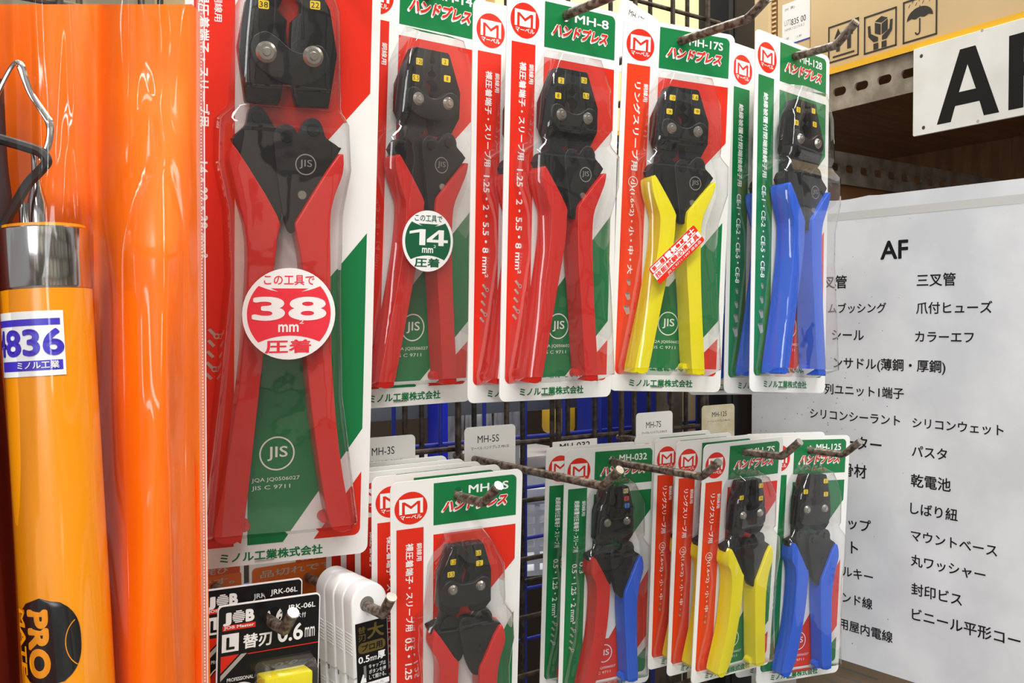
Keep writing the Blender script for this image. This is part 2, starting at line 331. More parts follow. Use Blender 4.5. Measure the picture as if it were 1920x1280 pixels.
def backing_card(t, k, theme, model, strip, parent, icons='ring', dark_text=True):
    mb = MB(); hz = t['hz']; H = t['H']
    fn = lambda u, v, l=0: ((u - W0 / 2) * k * .001, -.00012 * l, hz * .001 - v * k * .001)
    tp = t.get('top', 0); P = Print(mb, fn); hu, hv, hr = 47.5, hz / k + tp, 3.0
    L, R = split_hole(None, 0, tp, W0, H, (5, 5, 5, 5), hu, hv, hr)
    for q in (L, R):
        P.poly(q, CARD, 0); P.poly(q[::-1], CARD, -6)
        n = len(q); mb.add([fn(a, b, 0) for a, b in q] + [fn(a, b, -6) for a, b in q], [(i, (i + 1) % n, n + (i + 1) % n, n + i) for i in range(n)], CARD)
    A, B = (RED, GREEN) if theme != 'green' else (GREEN, RED)
    S = {'red': RED, 'orange': ORED, 'green': GREEN}[theme]
    logo(P, 14.2, 19 + tp, 11.5)
    L, R = split_hole(None, 30, 3.4 + tp, 90.5, 33.4 + tp, (0, 4, 0, 0), hu, hv, hr)
    P.poly(L, GREEN); P.poly(R, GREEN)
    P.text(model, 55, 7.4 + tp, 29.5, 6, WHITE, 2, bold=.018)
    hand_press(P, 35.5, 16 + tp, 48, 8.2)
    P.rect(4, 33.5 + tp, 23, t['bot'], S, 1, (0, 0, 0, 4))
    c1, c2u, c2v = t['cut']; gr, gl, gv, rb, bl, cr, cl = t['g']; b = t['bot']
    P.poly([(30, 40 + tp), (90.5, 40 + tp), (90.5, c1), (c2u, c2v), (30, c2v)], A)
    P.poly([(90.5, gr), (90.5, rb), (bl, b), (30, b), (30, gv), (gl, gv)], B)
    P.poly([(90.5, cr)] + rrect(60, cr, 90.5, b, (0, 0, 4, 0))[2:-1] + [(cl, b)], A)
    ju, jv, jr = t['jis']
    P.ring(ju, jv, jr, .8, CARD, 2); P.text('JIS', ju - jr * .55, jv - jr * .42, jr * 1.15, jr * .84, CARD, 2, bold=.01)
    P.text('JQA JQ0506027', ju - 13, jv + jr + 3.6, 25, 2.6, CARD, 2, res=2); P.text('JIS C 9711', ju - 13, jv + jr + 7.8, 20, 2.8, CARD, 2, res=2)
    P.text('ミノル工業株式会社', 16, b + 3.2, 54, 5.6, GREEN, 2, bold=.026, res=2)
    t0, t1, t2, t3, t4 = t['text']; a, bt = strip
    if a != CAPS: P.text('銅線用', 20 + t.get('tu', 0), t0 + .5, 13, 3.8, WHITE, 2, bold=.012, rot=90, res=2)
    P.text(a, 13.2 + t.get('tu', 0), t0, t1 - t0, 5.6, WHITE, 2, bold=.02, rot=90, res=3)
    P.text(bt, 12.5 + t.get('tu', 0), t2, t3 - t2, 5.0 if len(bt) > 6 else None, WHITE, 2, bold=.02, rot=90, res=3)
    if bt.startswith('0.5・1.25・2 '): P.text('0.3', 19.5, t2 - 1, 10, 4, WHITE, 2, rot=90)
    if bt.startswith('小'): P.ring(12.5, t2 + 2.2, 3.9, .5, WHITE, 2)
    strip_icons(P, t4, icons)
    return mb.build('backing_card', parent, smooth=False)
def crimping_tool(t, T, k, ml, mr, labels, lname, parent, multi=None):
    hz = t['hz']; c = T['c']; d0, d1, d2, h0, h1 = T['dep']
    X = lambda u: (u - W0 / 2) * k * .001; Z = lambda v: hz * .001 - v * k * .001
    D = lambda d: -d * .001
    def pl(name, poly, a, b, m, par, bev, sm=0):
        if sm: poly = [tuple(p) for p in spline([(*q, 0) for q in poly], sm, True)]
        mb = MB(); mb.bm(plate([(X(p[0]), Z(p[1])) for p in poly], D(b), D(a), bev * .001, 3), m); return mb.build(name, par)
    # jaws: two plates with die notches on the inner edge
    mb = MB()
    for s in (-1, 1):
        outer = [(c + s * a, v) for a, v in T['head']]
        gl = T['gap']; inner = [(c + s * (a if s > 0 or i % 2 else a * .6), v) for i, (v, a) in enumerate(gl)]
        vb = T['head'][-1][1]; inner += [(c + s * 1.2, gl[-1][0] + 8), (c + s * 3, vb - 5), (c + s * 4.5, vb)]
        mb.bm(plate([(X(u), Z(v)) for u, v in outer + inner[::-1]], D(d1), D(d0), .0006), STEELB)
        # raised die block beside the notches
        g0, g1 = gl[0][0] + 1.5, gl[-1][0] - 3
        mb.bm(plate([(X(c + s * 5.4), Z(g0)), (X(c + s * 6.6), Z(g0)), (X(c + s * 7.6), Z(g1)), (X(c + s * 6.2), Z(g1))], D(d1 + .8), D(d1 - .5), .0003), STEELB2)
    jaw = mb.build('jaw_head', parent)
    pl('link_plate', [(c + a, v) for a, v in T['link']], d1 - .5, d2, STEELB2, jaw, .7, 4)
    ru, rv, rr = T['riv']
    for s in (-1, 1):
        r = MB(); b = bmesh.new(); bmesh.ops.create_cone(b, cap_ends=True, segments=24, radius1=rr * k * .001, radius2=rr * .72 * k * .001, depth=.0016)
        b.transform(Matrix.Translation((X(c + s * ru), D(d2 + .8), Z(rv))) @ Matrix.Rotation(math.pi / 2, 4, 'X')); r.bm(b, RIVET)
        b = bmesh.new(); bmesh.ops.create_cone(b, cap_ends=True, segments=20, radius1=rr * .45 * k * .001, radius2=rr * .35 * k * .001, depth=.0008)
        b.transform(Matrix.Translation((X(c + s * ru), D(d2 + 1.9), Z(rv))) @ Matrix.Rotation(math.pi / 2, 4, 'X')); r.bm(b, ENDM); r.build('rivet', jaw)
    for (du, v), tx in zip(T['lab'], labels):
        m = MB(); P = Print(m, lambda u, v, l=0: (X(u), D(d1 + .1 * l), Z(v)))
        colm = YEL
        if multi: colm = multi[tx]
        P.rect(c + du - 2.5, v - 2, c + du + 2.5, v + 2, colm, 1, .7)
        P.text(tx, c + du - (2 if len(tx) > 1 else .3 if tx == '1' else .8), v - 1.3, 4 if len(tx) > 1 else None, 2.6, BLACKP, 2, res=2); m.build('size_mark', jaw, False)
    a = pl('toggle_plate', T['tl'], d0, d1 - 1, STEELB, parent, .6, 3)
    b2 = pl('toggle_plate', T['tr'], d1 - 3.5, d1 + 1.5, STEELB2, parent, .6, 3)
    for i, (u, v, r) in enumerate(T['bolts']):
        m = MB(); b = bmesh.new(); bmesh.ops.create_cone(b, cap_ends=True, segments=20, radius1=r * k * .001, radius2=r * .85 * k * .001, depth=.0014)
        b.transform(Matrix.Translation((X(u), D((d1 - 1 if i == 0 else d1 + 1.5) + .5), Z(v))) @ Matrix.Rotation(math.pi / 2, 4, 'X')); m.bm(b, STEELB); m.build('bolt', a if i == 0 else b2)
    m = MB(); u, v, r = T['pin']; b = bmesh.new(); bmesh.ops.create_cone(b, cap_ends=True, segments=20, radius1=r * k * .001, radius2=r * .9 * k * .001, depth=.001)
    b.transform(Matrix.Translation((X(u), D(d1 + 1.9), Z(v))) @ Matrix.Rotation(math.pi / 2, 4, 'X')); m.bm(b, RIVET if T['jis'] else STEELB2); m.build('pin', b2)
    if T['jis']:
        ju, jv, jr = T['jis']; m = MB(); P = Print(m, lambda u, v, l=0: (X(u), D(d1 + 1.5 + .06 * l), Z(v)))
        P.ring(ju, jv, jr, .55, ETCH, 1, 28); P.text('JIS', ju - jr * .6, jv - jr * .45, jr * 1.2, jr * .85, ETCH, 1); m.build('standard_mark', b2, False)
    for key, mm, nm, s in (('hl', ml, lname[0], 1), ('hr', mr, lname[1], -1)):
        o, i = T[key]; ho = len(o)
        poly = [tuple(p)[:2] for p in o] + list(i)
        sm = [tuple(p) for p in spline([(*q, 0) for q in poly], 3, True)]
        mb = MB(); mb.bm(plate([(X(u), Z(v)) for u, v in [q[:2] for q in sm]], D(h1), D(h0), .0024 * k, 4), mm)
        # moulded hang loop at the inner lower end
        e = o[-1] if s > 0 else o[-1]; eu, ev = (e[0] + 1.2, e[1] + .5) if s > 0 else (e[0] - .8, e[1] + .5)
        b = bmesh.new(); bmesh.ops.create_cone(b, cap_ends=True, segments=18, radius1=.0032 * k, radius2=.0028 * k, depth=.006)
        b.transform(Matrix.Translation((X(eu), D(8.5), Z(ev))) @ Matrix.Rotation(math.pi / 2, 4, 'X')); mb.bm(b, mm)
        tag(mb.build('handle', parent), nm)
def blister_shell(t, T, k, parent, seed=0):
    hz = t['hz']; rows = T['bl']; fine = []
    for j in range(len(rows) - 1):
        a, b = rows[j], rows[j + 1]; n = max(1, int((b[0] - a[0]) / 5))
        for i in range(n): fine.append(tuple(a[q] + (b[q] - a[q]) * (i / n) for q in range(4)))
    fine.append(rows[-1]); ts = [0, .012, .03, .06, .11, .2, .32, .44, .56, .68, .8, .89, .94, .97, .988, 1]
    hs = [0, .55, .82, .95, 1, 1, 1, 1, 1, 1, 1, 1, .95, .82, .55, 0]; vs = []; fs = []; n = len(ts)
    for v, u0, u1, h in fine:
        for q, g in zip(ts, hs):
            u = u0 + (u1 - u0) * q
            d = h * g
            if g >= 1 and h > 5: d += noise.noise(Vector((u * .05, v * .035, seed * 3.1))) * .9 - .3 * math.sin((q - .5) * 5.5) ** 2
            vs.append(((u - W0 / 2) * k * .001, -(.25 + d) * .001, hz * .001 - v * k * .001))
    for j in range(len(fine) - 1):
        for i in range(n - 1): a = j * n + i; fs.append((a, a + 1, a + n + 1, a + n))
    mb = MB(); mb.add(vs, fs, BLISTER); return mb.build('blister_shell', parent, True, 50)
def pack(label, mtx, tpl, theme, model, strip, ml, mr, hn, labels, group=None, icons='ring', multi=None, seed=0, cat='tool pack'):
    t = TPL[tpl]; T = TOOL[tpl]; k = t['k']
    r = empty('crimper_pack', mtx, label, cat, group)
    c = backing_card(t, k, theme, model, strip, r, icons)
    crimping_tool(t, T, k, ml, mr, labels, hn, r, multi)
    blister_shell(t, T, k, r, seed)
    m = MB(); x = (39 - W0 / 2) * k * .001; z = t['hz'] * .001 - (t['bot'] + 8.8) * k * .001
    m.tube([(x - .005 * k, -.0004, z), (x + .005 * k, -.0004, z)], .0004, ENDM, 6); m.build('staple', c)
    return r
def stack(first, poses, labels, group):
    first['group'] = group
    for p, l in zip(poses, labels):
        c = copy_tree(first); c.matrix_world = xform(*p); tag(c, l)
HN = lambda a, b: (a + ' dipped handle', b + ' dipped handle')
NAKED = '裸圧着端子・スリーブ用'; RING = 'リングスリーブ用'; CAPS = '絶縁被覆付閉端接続子用'
# ---- upper row
p38 = pack('largest tool pack, red-handled crimper with a red round 38 sticker', xform((.2478, .5576, 1.6641), -13.59, 8.0, -.56), 'big', 'red', 'MH-38', (NAKED, '14・22・38 mm²'), HRED, HRED, HN('red', 'red'), ['38', '22'], icons='lug', seed=1)
p14 = pack('red-handled crimper pack with a dark green round 14 sticker', xform((.3639, .5874, 1.6831), 2.13, 4.25, -.49), 'm14', 'red', 'MH-14', (NAKED, '1.25・2・5.5・8・14 mm²'), HRED, HRED, HN('red', 'red'), ['1.25', '2', '5.5', '8'], icons='lug', seed=2)
p8 = pack('upper red-handled crimper pack without a sticker, front of its hook', xform((.4261, .5069, 1.6560), -3.2, 1.93, .12), 'med', 'red', 'MH-8', (NAKED, '1.25・2・5.5・8 mm²'), HRED, HRED, HN('red', 'red'), ['2', '1.25', '8', '5.5'], icons='lug', seed=3)
stack(p8, [((.4175, .5345, 1.6540), -1.5, 1.2, .3)], ['red-striped pack half hidden right behind the stickerless upper red-handled pack'], 'red-handled packs without sticker on the upper hook')
p17 = pack('yellow-handled crimper pack with a slanted red sticker, upper row', xform((.5327, .5025, 1.6576), -14.81, .35, 2.3), 'med', 'orange', 'MH-17S', (RING, '小(1.6×2)・小・中・大'), HYEL, HYEL, HN('yellow', 'yellow'), ['小', '1.6', '大', '中'], icons='ring', seed=4)
G128 = 'blue-handled packs on the upper right hook'
p128 = pack('upper blue-handled crimper pack in front of the white list board', xform((.6284, .4738, 1.6550), 1.74, -1.64, 3.22), 'med', 'green', 'MH-128', (CAPS, 'CE-1・CE-2・CE-5・CE-8'), HBLU, HBLU, HN('blue', 'blue'), ['2', '1', '8', '5'], icons='cap', seed=5)
stack(p128, [((.6330, .5005, 1.6525), 1.0, -1.0, 2.6), ((.6260, .5290, 1.6500), .5, -.5, 2.2)],
      ['green-striped pack showing its round logo, second behind the upper blue-handled pack', 'third pack of the upper blue-handled stack, only a sliver of its edge showing'], G128)
# ---- lower row
G3 = 'red-handled packs stacked on the lower left hook'
p3 = pack('front pack of the lower red-handled stack beside the white blade cases', xform((.3672, .5502, 1.3350), -14.17, 9.72, -2.71), 's3', 'red', 'MH-3S', (NAKED, '0.5・1.25・2・3.5 mm²'), HRED, HRED, HN('red', 'red'), ['1.25', '0.5', '2', '3.5'], icons='lug', seed=6)
stack(p3, [((.368, .5775, 1.3350), -14, 9.6, -2.5), ((.368, .602, 1.3345), -13.8, 9.4, -2.4), ((.368, .624, 1.3340), -13.6, 9.2, -2.3), ((.367, .646, 1.3340), -13.4, 9.0, -2.2)],
      ['second pack of the lower red-handled stack, half its round logo showing', 'third pack of the lower red-handled stack, white top edge and red strip edge showing', 'fourth pack of the lower red-handled stack, thin white top edge showing', 'rearmost pack of the lower red-handled stack in front of a white tag'], G3)
p032 = pack('lower pack whose crimper has one red and one blue handle, front of its hook', xform((.5683, .6141, 1.3324), -8.07, 2.94, .05), 's032', 'green', 'MH-032', ('絶縁被覆付圧着端子・スリーブ用', '0.5・1.25・2 mm²'), HRED, HBLU, HN('red', 'blue'), ['R5', 'R', 'B'], icons='lug4', multi={'R5': mat('mark_pale', (225, 215, 150), .5), 'B': mat('mark_blue', (60, 130, 220), .5), 'R': mat('mark_red', (200, 60, 60), .5)}, seed=7)
stack(p032, [((.5683, .6390, 1.3318), -8, 2.9, .1)], ['green-striped pack just behind the red-and-blue-handled pack'], 'red-and-blue-handled packs on one lower hook')
G7 = 'yellow-handled packs stacked on the lower hook'
p7 = pack('lower yellow-handled crimper pack at the front of its stack', xform((.6469, .5358, 1.3400), -5.96, 5.31, -.97), 's7', 'orange', 'MH-7S', (RING, '小(1.6×2)・小・中'), HYEL, HYEL, HN('yellow', 'yellow'), ['1.6', '小', '中'], icons='ring2', seed=8)
stack(p7, [((.6470, .5665, 1.3395), -5.5, 4.0, -.6), ((.6470, .5920, 1.3390), -5, 3.2, -.5), ((.6500, .6200, 1.3385), -5, 2.6, -.5)],
      ['second pack of the lower yellow-handled stack, yellow grip edge showing behind the front one', 'third pack of the lower yellow-handled stack, nearest the red-and-blue-handled pack', 'rearmost pack of the lower yellow-handled stack, only white top edge showing'], G7)
G125 = 'blue-handled packs on the lower right hook'
p125 = pack('lower blue-handled crimper pack in front of the white list board', xform((.7624, .5549, 1.3329), -10.56, 1.33, 2.07), 's125', 'green', 'MH-125', (CAPS, 'CE-1・CE-2・CE-5'), HBLU, HBLU, HN('blue', 'blue'), ['1', '2', '5'], icons='cap', seed=9)
stack(p125, [((.7600, .5800, 1.3335), -9.5, 1.0, 1.6)], ['pack behind the lower blue-handled one, its white corner showing past the yellow-handled pack'], G125)
# ---- stickers
def round_sticker(par, t, cu, cv, r, num, m, d):
    k = t['k']; hz = t['hz']; mb = MB()
    P = Print(mb, lambda u, v, l=0: ((u - W0 / 2) * k * .001, -(d + .06 * l) * .001, hz * .001 - v * k * .001))
    P.disc(cu, cv, r, WHITE, 0, 48); P.disc(cu, cv, r, WHITE, -4, 48)
    a = [p for p in arc(cu, cv, r * .9, -43, 43, 14)] + [p for p in arc(cu, cv + r * 2.07, r * 1.6, -66, -114, 10)] + arc(cu, cv, r * .9, 137, 223, 14) + arc(cu, cv - r * 2.07, r * 1.6, 114, 66, 10)
    P.poly(a, m, 1)
    P.poly([(cu - .40 * r, cv - .56 * r), (cu + .40 * r, cv - .56 * r), (cu, cv - .38 * r)], m, 2)
    P.text('この工具で', cu - .55 * r, cv - .85 * r, 1.08 * r, .22 * r, m, 2, bold=.012, res=3)
    if num == '14':
        g = lambda x0, w_, L: [(cu + (x0 + w_ * x) * r, cv + (.14 - .52 * y) * r) for x, y in L]
        P.poly(g(-.74, .62, [(.62, 0), (1, 0), (1, 1), (.68, 1), (0, .84), (0, .68), (.62, .80)]), WHITE, 3)
        for L in ([(.55, 0), (.80, 0), (.80, 1), (.55, 1)], [(0, .2), (.55, .2), (.55, .38), (0, .38)], [(.80, .2), (1, .2), (1, .38), (.80, .38)], [(0, .38), (.24, .38), (.55, .78), (.55, 1)]): P.poly(g(-.06, .84, L), WHITE, 3)
    else: P.text(num, cu - .8 * r, cv - .38 * r, 1.6 * r, .52 * r, WHITE, 3, bold=.03, res=6)
    P.text('mm', cu - .24 * r, cv + .22 * r, .44 * r, .17 * r, WHITE, 3, bold=.02); P.text('2', cu + .21 * r, cv + .12 * r, .1 * r, .09 * r, WHITE, 3)
    P.text('圧着', cu - .52 * r, cv + .555 * r, 1.0 * r, .30 * r, m, 3, bold=.022, res=4)
    o = mb.build('round_sticker', par, False); tag(o, 'white-rimmed round %s sticker' % ('red' if m is SRED else 'dark green'))
round_sticker(p38, TPL['big'], 46.6, 177.3, 22.8, '38', SRED, 27.4)
round_sticker(p14, TPL['m14'], 41.2, 165, 18.6, '14', SGREEN, 25.8)
def slanted_sticker(par, t):
    mb = MB(); ang = math.radians(-43.5); cu, cv = 36.2, 170.8; c, s = math.cos(ang), math.sin(ang)
    P = Print(mb, lambda x, y, l=0: ((cu + x * c - y * s - W0 / 2) * .001, -(25.8 + .06 * l) * .001, t['hz'] * .001 - (cv + x * s + y * c) * .001))
    L, Hh = 24.5, 7.2
    o = rrect(-L, -Hh, L, Hh, 1.5); P.poly(o, SRED if False else RED, 0); P.poly(o, WHITE, -4)
    P.rect(-L + .2, -1.6, L - .2, 3.4, WHITE, 1)
    P.ring(-L + 8.0, -4.2, .01, .01, WHITE, 1, 4)
    P.rect(-L + 1, -6.4, -L + 15, -2.2, WHITE, 1, .6); P.text('第二種', -L + 1.8, -6.1, 12.4, 3.6, RED, 2, bold=.03)
    P.text('電気工事士', -L + 16, -6.6, 31, 4.7, WHITE, 2, bold=.035)
    P.text('技能試験必携工具', -L + 1, -1.2, 2 * L - 3, 4.2, RED, 2, bold=.03); P.text('JIS C 9711-1997 適合品', -L + 10, 4.2, 36, 2.4, WHITE, 2, res=2)
    tag(mb.build('slanted_sticker', par, False), 'red and white slanted sticker')
slanted_sticker(p17, TPL['med'])
# ------------------------------------------------------------------ hooks
def hook(label, x, z0, y_tip, bend=.021, lift=.0135, yb=.69, sag=0.0, r=.0032, bracket=.075):
    pts = [(x, yb, z0), (x, (yb + y_tip) / 2, z0 + sag / 2), (x, y_tip + bend, z0 + sag)] + spline([(x, y_tip + bend - .003, z0 + sag), (x, y_tip + bend * .62, z0 + sag + lift * .22), (x, y_tip, z0 + sag + lift)], 4)
    mb = MB(); mb.tube(pts, r, ROD, 12); o = mb.build('display_hook'); tag(o, label, 'hook', 'rod hooks of the wire panel')
    d = (Vector(pts[-1]) - Vector(pts[-2])).normalized(); e = Vector(pts[-1])
    m = MB(); m.tube([e - d * .001, e + d * .0004], r * 1.01, ENDM, 12); m.build('rod_end', o)
    m = MB(); m.tube([(x, yb - .004, z0 - .012), (x, yb - .004, z0 + bracket), (x, yb + .006, z0 + bracket + .004), (x, yb + .008, z0 + bracket - .012)], .0027, RUST, 8); m.build('back_clip', o)
hook('hook carrying the large pack with the red 38 sticker', .2478, 1.6950, .455)
hook('hook carrying the pack with the green 14 sticker', .3655, 1.6795, .50)
hook('hook through the upper red-handled pack without a sticker', .4261, 1.6552, .424, sag=.003)
hook('hook through the yellow-handled pack with slanted sticker', .5327, 1.6552, .423, sag=.003, lift=.010)
hook('hook through the upper blue-handled pack by the list board', .6284, 1.6535, .4195, sag=.002)
hook('hook through the lower red-handled stack', .3672, 1.3325, .5033, sag=-.001)
hook('long empty hook below a white tag, tip over the red-and-blue-handled pack', .458, 1.3365, .487, sag=-.001)
hook('hook through the red-and-blue-handled pack', .5683, 1.3305, .4950)
hook('hook through the lower yellow-handled stack', .6469, 1.3385, .480, sag=.003)
hook('hook through the lower blue-handled pack', .7624, 1.3310, .502)
# ------------------------------------------------------------------ wire panels
def wire_panel(name, label, Y, x0, x1, z0, z1, vx0, vp, hz0, hp, r, m, ro):
    mb = MB(); x = vx0
    while x < x1:
        if x > x0: mb.tube([(x, Y, z0), (x, Y, z1)], r, m, 8)
        x += vp
    z = hz0
    while z < z1 + .001:
        if z > z0: mb.tube([(x0, Y + ro, z), (x1, Y + ro, z)], r * .95, m, 8)
        z += hp
    o = mb.build(name); return tag(o, label, 'wire panel')
wire_panel('wire_grid_panel', 'rusty brown wire grid panel holding the hooks', .6935, -.25, .80, .75, 1.82, .4101 - .0523 * 12, .0523, 1.341 - .0533 * 11, .0533, .0024, RUST, .0047)
BLUEW = mat('blue_coated_wire', (28, 44, 150), .4, bump=.1, scale=200)
DARKW = mat('dark_wire', (40, 38, 34), .5, .4, var=(70, 62, 54), scale=200)
wire_panel('wire_grid_panel', 'dark wire grid panel back to back behind the rusty one', .735, -.25, .80, .75, 1.80, .4218 + .03 - .0563 * 12, .0563, 1.36 - .0533 * 11, .0533 * 2, .0024, DARKW, .005)
wire_panel('wire_grid_panel', 'blue coated wire grid panel farthest back of the three', .80, -.25, .92, .75, 1.66, .4609 - .0523 * 13, .0523, 1.33 - .0533 * 10, .0533, .0021, BLUEW, .004)
# ------------------------------------------------------------------ tags on the grid
def tag_card(label, x0, x1, zt, h, texts, Y=.662, m=CARD, r=4, yaw=0, pitch=0, roll=0):
    w_ = (x1 - x0) * 1000; mb = MB()
    P = Print(mb, lambda u, v, l=0: ((u - w_ / 2) * .001, -.0001 * l, -v * .001))
    o = rrect(0, 0, w_, h, r); P.poly(o, m, 0); P.poly(o[::-1], m, -5); n = len(o)
    mb.add([P.fn(a, b, 0) for a, b in o] + [P.fn(a, b, -5) for a, b in o], [(i, (i + 1) % n, n + (i + 1) % n, n + i) for i in range(n)], m)
    for tx, u, v, ww, hh, b in texts: P.text(tx, u, v, ww, hh, BLACKP, 1, bold=b, res=3)
    ob = mb.build('name_tag', None, False); ob.matrix_world = xform(((x0 + x1) / 2, Y, zt), yaw, pitch, roll); return tag(ob, label, 'tag', 'white name tags on the wire panel')
tag_card('white tag between the large 38-sticker pack and the empty-hook tag', .338, .401, 1.3612, 75, [('MH-3S', 24, 8.0, 20, 6, 0), ('マーベル ハンドプレス MH-3S', 15, 18, 36, 2.8, 0)])
tag_card('white tag standing above the long empty hook', .4482, .5007, 1.3632, 75, [('MH-5S', 13, 7.6, 22, 6, 0), ('マーベル ハンドプレス MH-5S', 6.5, 16.5, 39, 2.8, 0)])
tag_card('white tag above the lower yellow-handled stack', .6436, .6926, 1.3641, 70, [('MH-7S', 13, 9, 20, 6, 0), ('マーベル ハンドプレス MH-7S', 7, 18, 34, 2.6, 0)])
YTAG = mat('yellowed_card', (190, 178, 140), .4, var=(205, 198, 172), scale=60)
tag_card('yellowed tag in a clear sleeve beside the black shelf post', .7345, .7836, 1.3664, 70, [('MH-125', 15, 7, 22, 5, 0), ('マーベル ハンドプレス MH-125', 8, 15, 34, 2.4, 0)], m=YTAG)
tag_card('hand-lettered white tag peeking out above the red-and-blue-handled pack', .5435, .5960, 1.3440, 60, [('MH-032', 8, 2, 36, 6, .01)], r=.5, Y=.664)
tag_card('tilted white tag peeking out above the upper yellow-handled pack', .5725, .6225, 1.7215, 60, [('MH-17S', 12, 6.5, 20, 5, 0)], Y=.61, yaw=4, pitch=6, roll=12)
# ------------------------------------------------------------------ black blade cards
BCARD = mat('card_black', (16, 16, 17), .22)
YPL = mat('yellow_plastic', (236, 222, 20), .35)
def blade_card(label, mtx, group):
    r = empty('blade_card', mtx, label, 'blade pack', group); mb = MB(); Wc, Hc, hz = 66, 120, 12
    fn = lambda u, v, l=0: ((u - Wc / 2) * .001, -.00012 * l, (hz - v) * .001); P = Print(mb, fn); hr = 5.2; hu = 35.7
    L, R = split_hole(None, 0, 0, Wc, Hc, (3, 3, 3, 3), hu, 10.5, hr)
    for q in (L, R):
        P.poly(q, WHITE, 0); P.poly(q[::-1], WHITE, -8); n = len(q)
        mb.add([fn(a, b, 0) for a, b in q] + [fn(a, b, -8) for a, b in q], [(i, (i + 1) % n, n + (i + 1) % n, n + i) for i in range(n)], WHITE)
    L, R = split_hole(None, .7, .9, Wc - .7, Hc - .7, (2.5, 2.5, 2.5, 2.5), hu, 10.5, hr); P.poly(L, BCARD, 1); P.poly(R, BCARD, 1)
    P.text('J', 3.3, 4.8, 5.2, 8, WHITE, 2, bold=.05); P.text('B', 17.2, 4.2, 5.6, 7.6, WHITE, 2, bold=.05)
    for i in range(7):
        y = 4.2 + i * 1.1; hw = math.sqrt(max(.2, 3.9 ** 2 - (y + .35 - 8) ** 2)); P.rect(13 - hw, y, 13 + hw, y + .72, WHITE, 2)
    P.rect(3.1, 12.5, 23.6, 15.7, RED, 2); P.text('JOB Master', 3.9, 12.9, 18.8, 2.4, WHITE, 3, bold=.02, res=2)
    P.rect(2.9, 17.8, 13.3, 28.7, WHITE, 2); P.text('L', 5.6, 19.8, 5.2, 7.4, BCARD, 3, bold=.03)
    P.text('替刃', 16, 19.4, 18.2, 9, WHITE, 2, bold=.025, res=4); P.text('0.6', 38, 17.4, 16.6, 10.6, WHITE, 2, bold=.02, res=5); P.text('mm', 56, 21, 6.6, 6.2, WHITE, 2)
    P.text('JRK-06L', 44.2, 5.3, 18.5, 4.3, WHITE, 2, bold=.015); P.text('ケース付', 44.2, 11, 12.2, 3.3, WHITE, 2, res=3)
    P.rect(19, 31.3, 65.3, 31.9, RED, 2); P.poly([(2.4, 30.9), (13.6, 30.9), (2.4, 41.2)], RED, 2); P.poly([(15, 31), (18.6, 31), (2.4, 46), (2.4, 42.6)], SILV, 2)
    P.disc(15.5, 60, 10, RED, 2); P.ring(15.5, 60, 11.6, .8, WHITE, 2); P.disc(15.5, 57, 4.5, WHITE, 3); P.text('PROFESSIONAL', 6.5, 44.8, 16.5, 2.2, WHITE, 2, bold=.01, res=2)
    P.rect(24, 38, 62, 110, mat('card_grey', (60, 62, 62), .3), 2, 3)
    mb.build('backing_card', r, False)
    m = MB(); m.box((-.009, -.016, hz * .001 - .105), (.0225, -.002, hz * .001 - .0435), YPL, .0015); m.build('blade_case', r)
    sh = MB(); rows = [(36.5, 26, 60, 0), (38.5, 26, 60, 13), (42, 23, 60, 19), (110, 22, 61, 19), (112, 22, 61, 0)]
    vs = []; fs = []; ts = [0, .02, .06, .12, .5, .88, .94, .98, 1]; hs = [0, .7, .93, 1, 1, 1, .93, .7, 0]
    for v, a, b, h in rows:
        for q, g in zip(ts, hs): x, y, z = fn(a + (b - a) * q, v, 0); vs.append((x, -(.3 + h * g) * .001, z))
    for j in range(len(rows) - 1):
        for i in range(8): a = j * 9 + i; fs.append((a, a + 1, a + 10, a + 9))
    sh.add(vs, fs, BLISTER); sh.build('blister_shell', r)
    return r
GB = 'black blade packs on the lower left hook'
b1 = blade_card('front black blade pack with the yellow case, below the large 38-sticker pack', xform((.2402, .5698, 1.2664), -2.29, .06, 1.65), GB)
for i, (dy, dz, l) in enumerate(((.024, .0045, 'second black blade pack, raised a little behind the front one'), (.050, -.004, 'rearmost black blade pack, hidden but for its left side under the bag seam'))):
    c = copy_tree(b1); c.matrix_world = xform((.2390 - .001 * i, .5698 + dy, 1.2664 + dz), -2.0, 0, 1.5 - i * .3); tag(c, l)
hook('hook through the black blade packs', .2410, 1.2640, .5375, bend=.016, r=.0036, yb=.69)
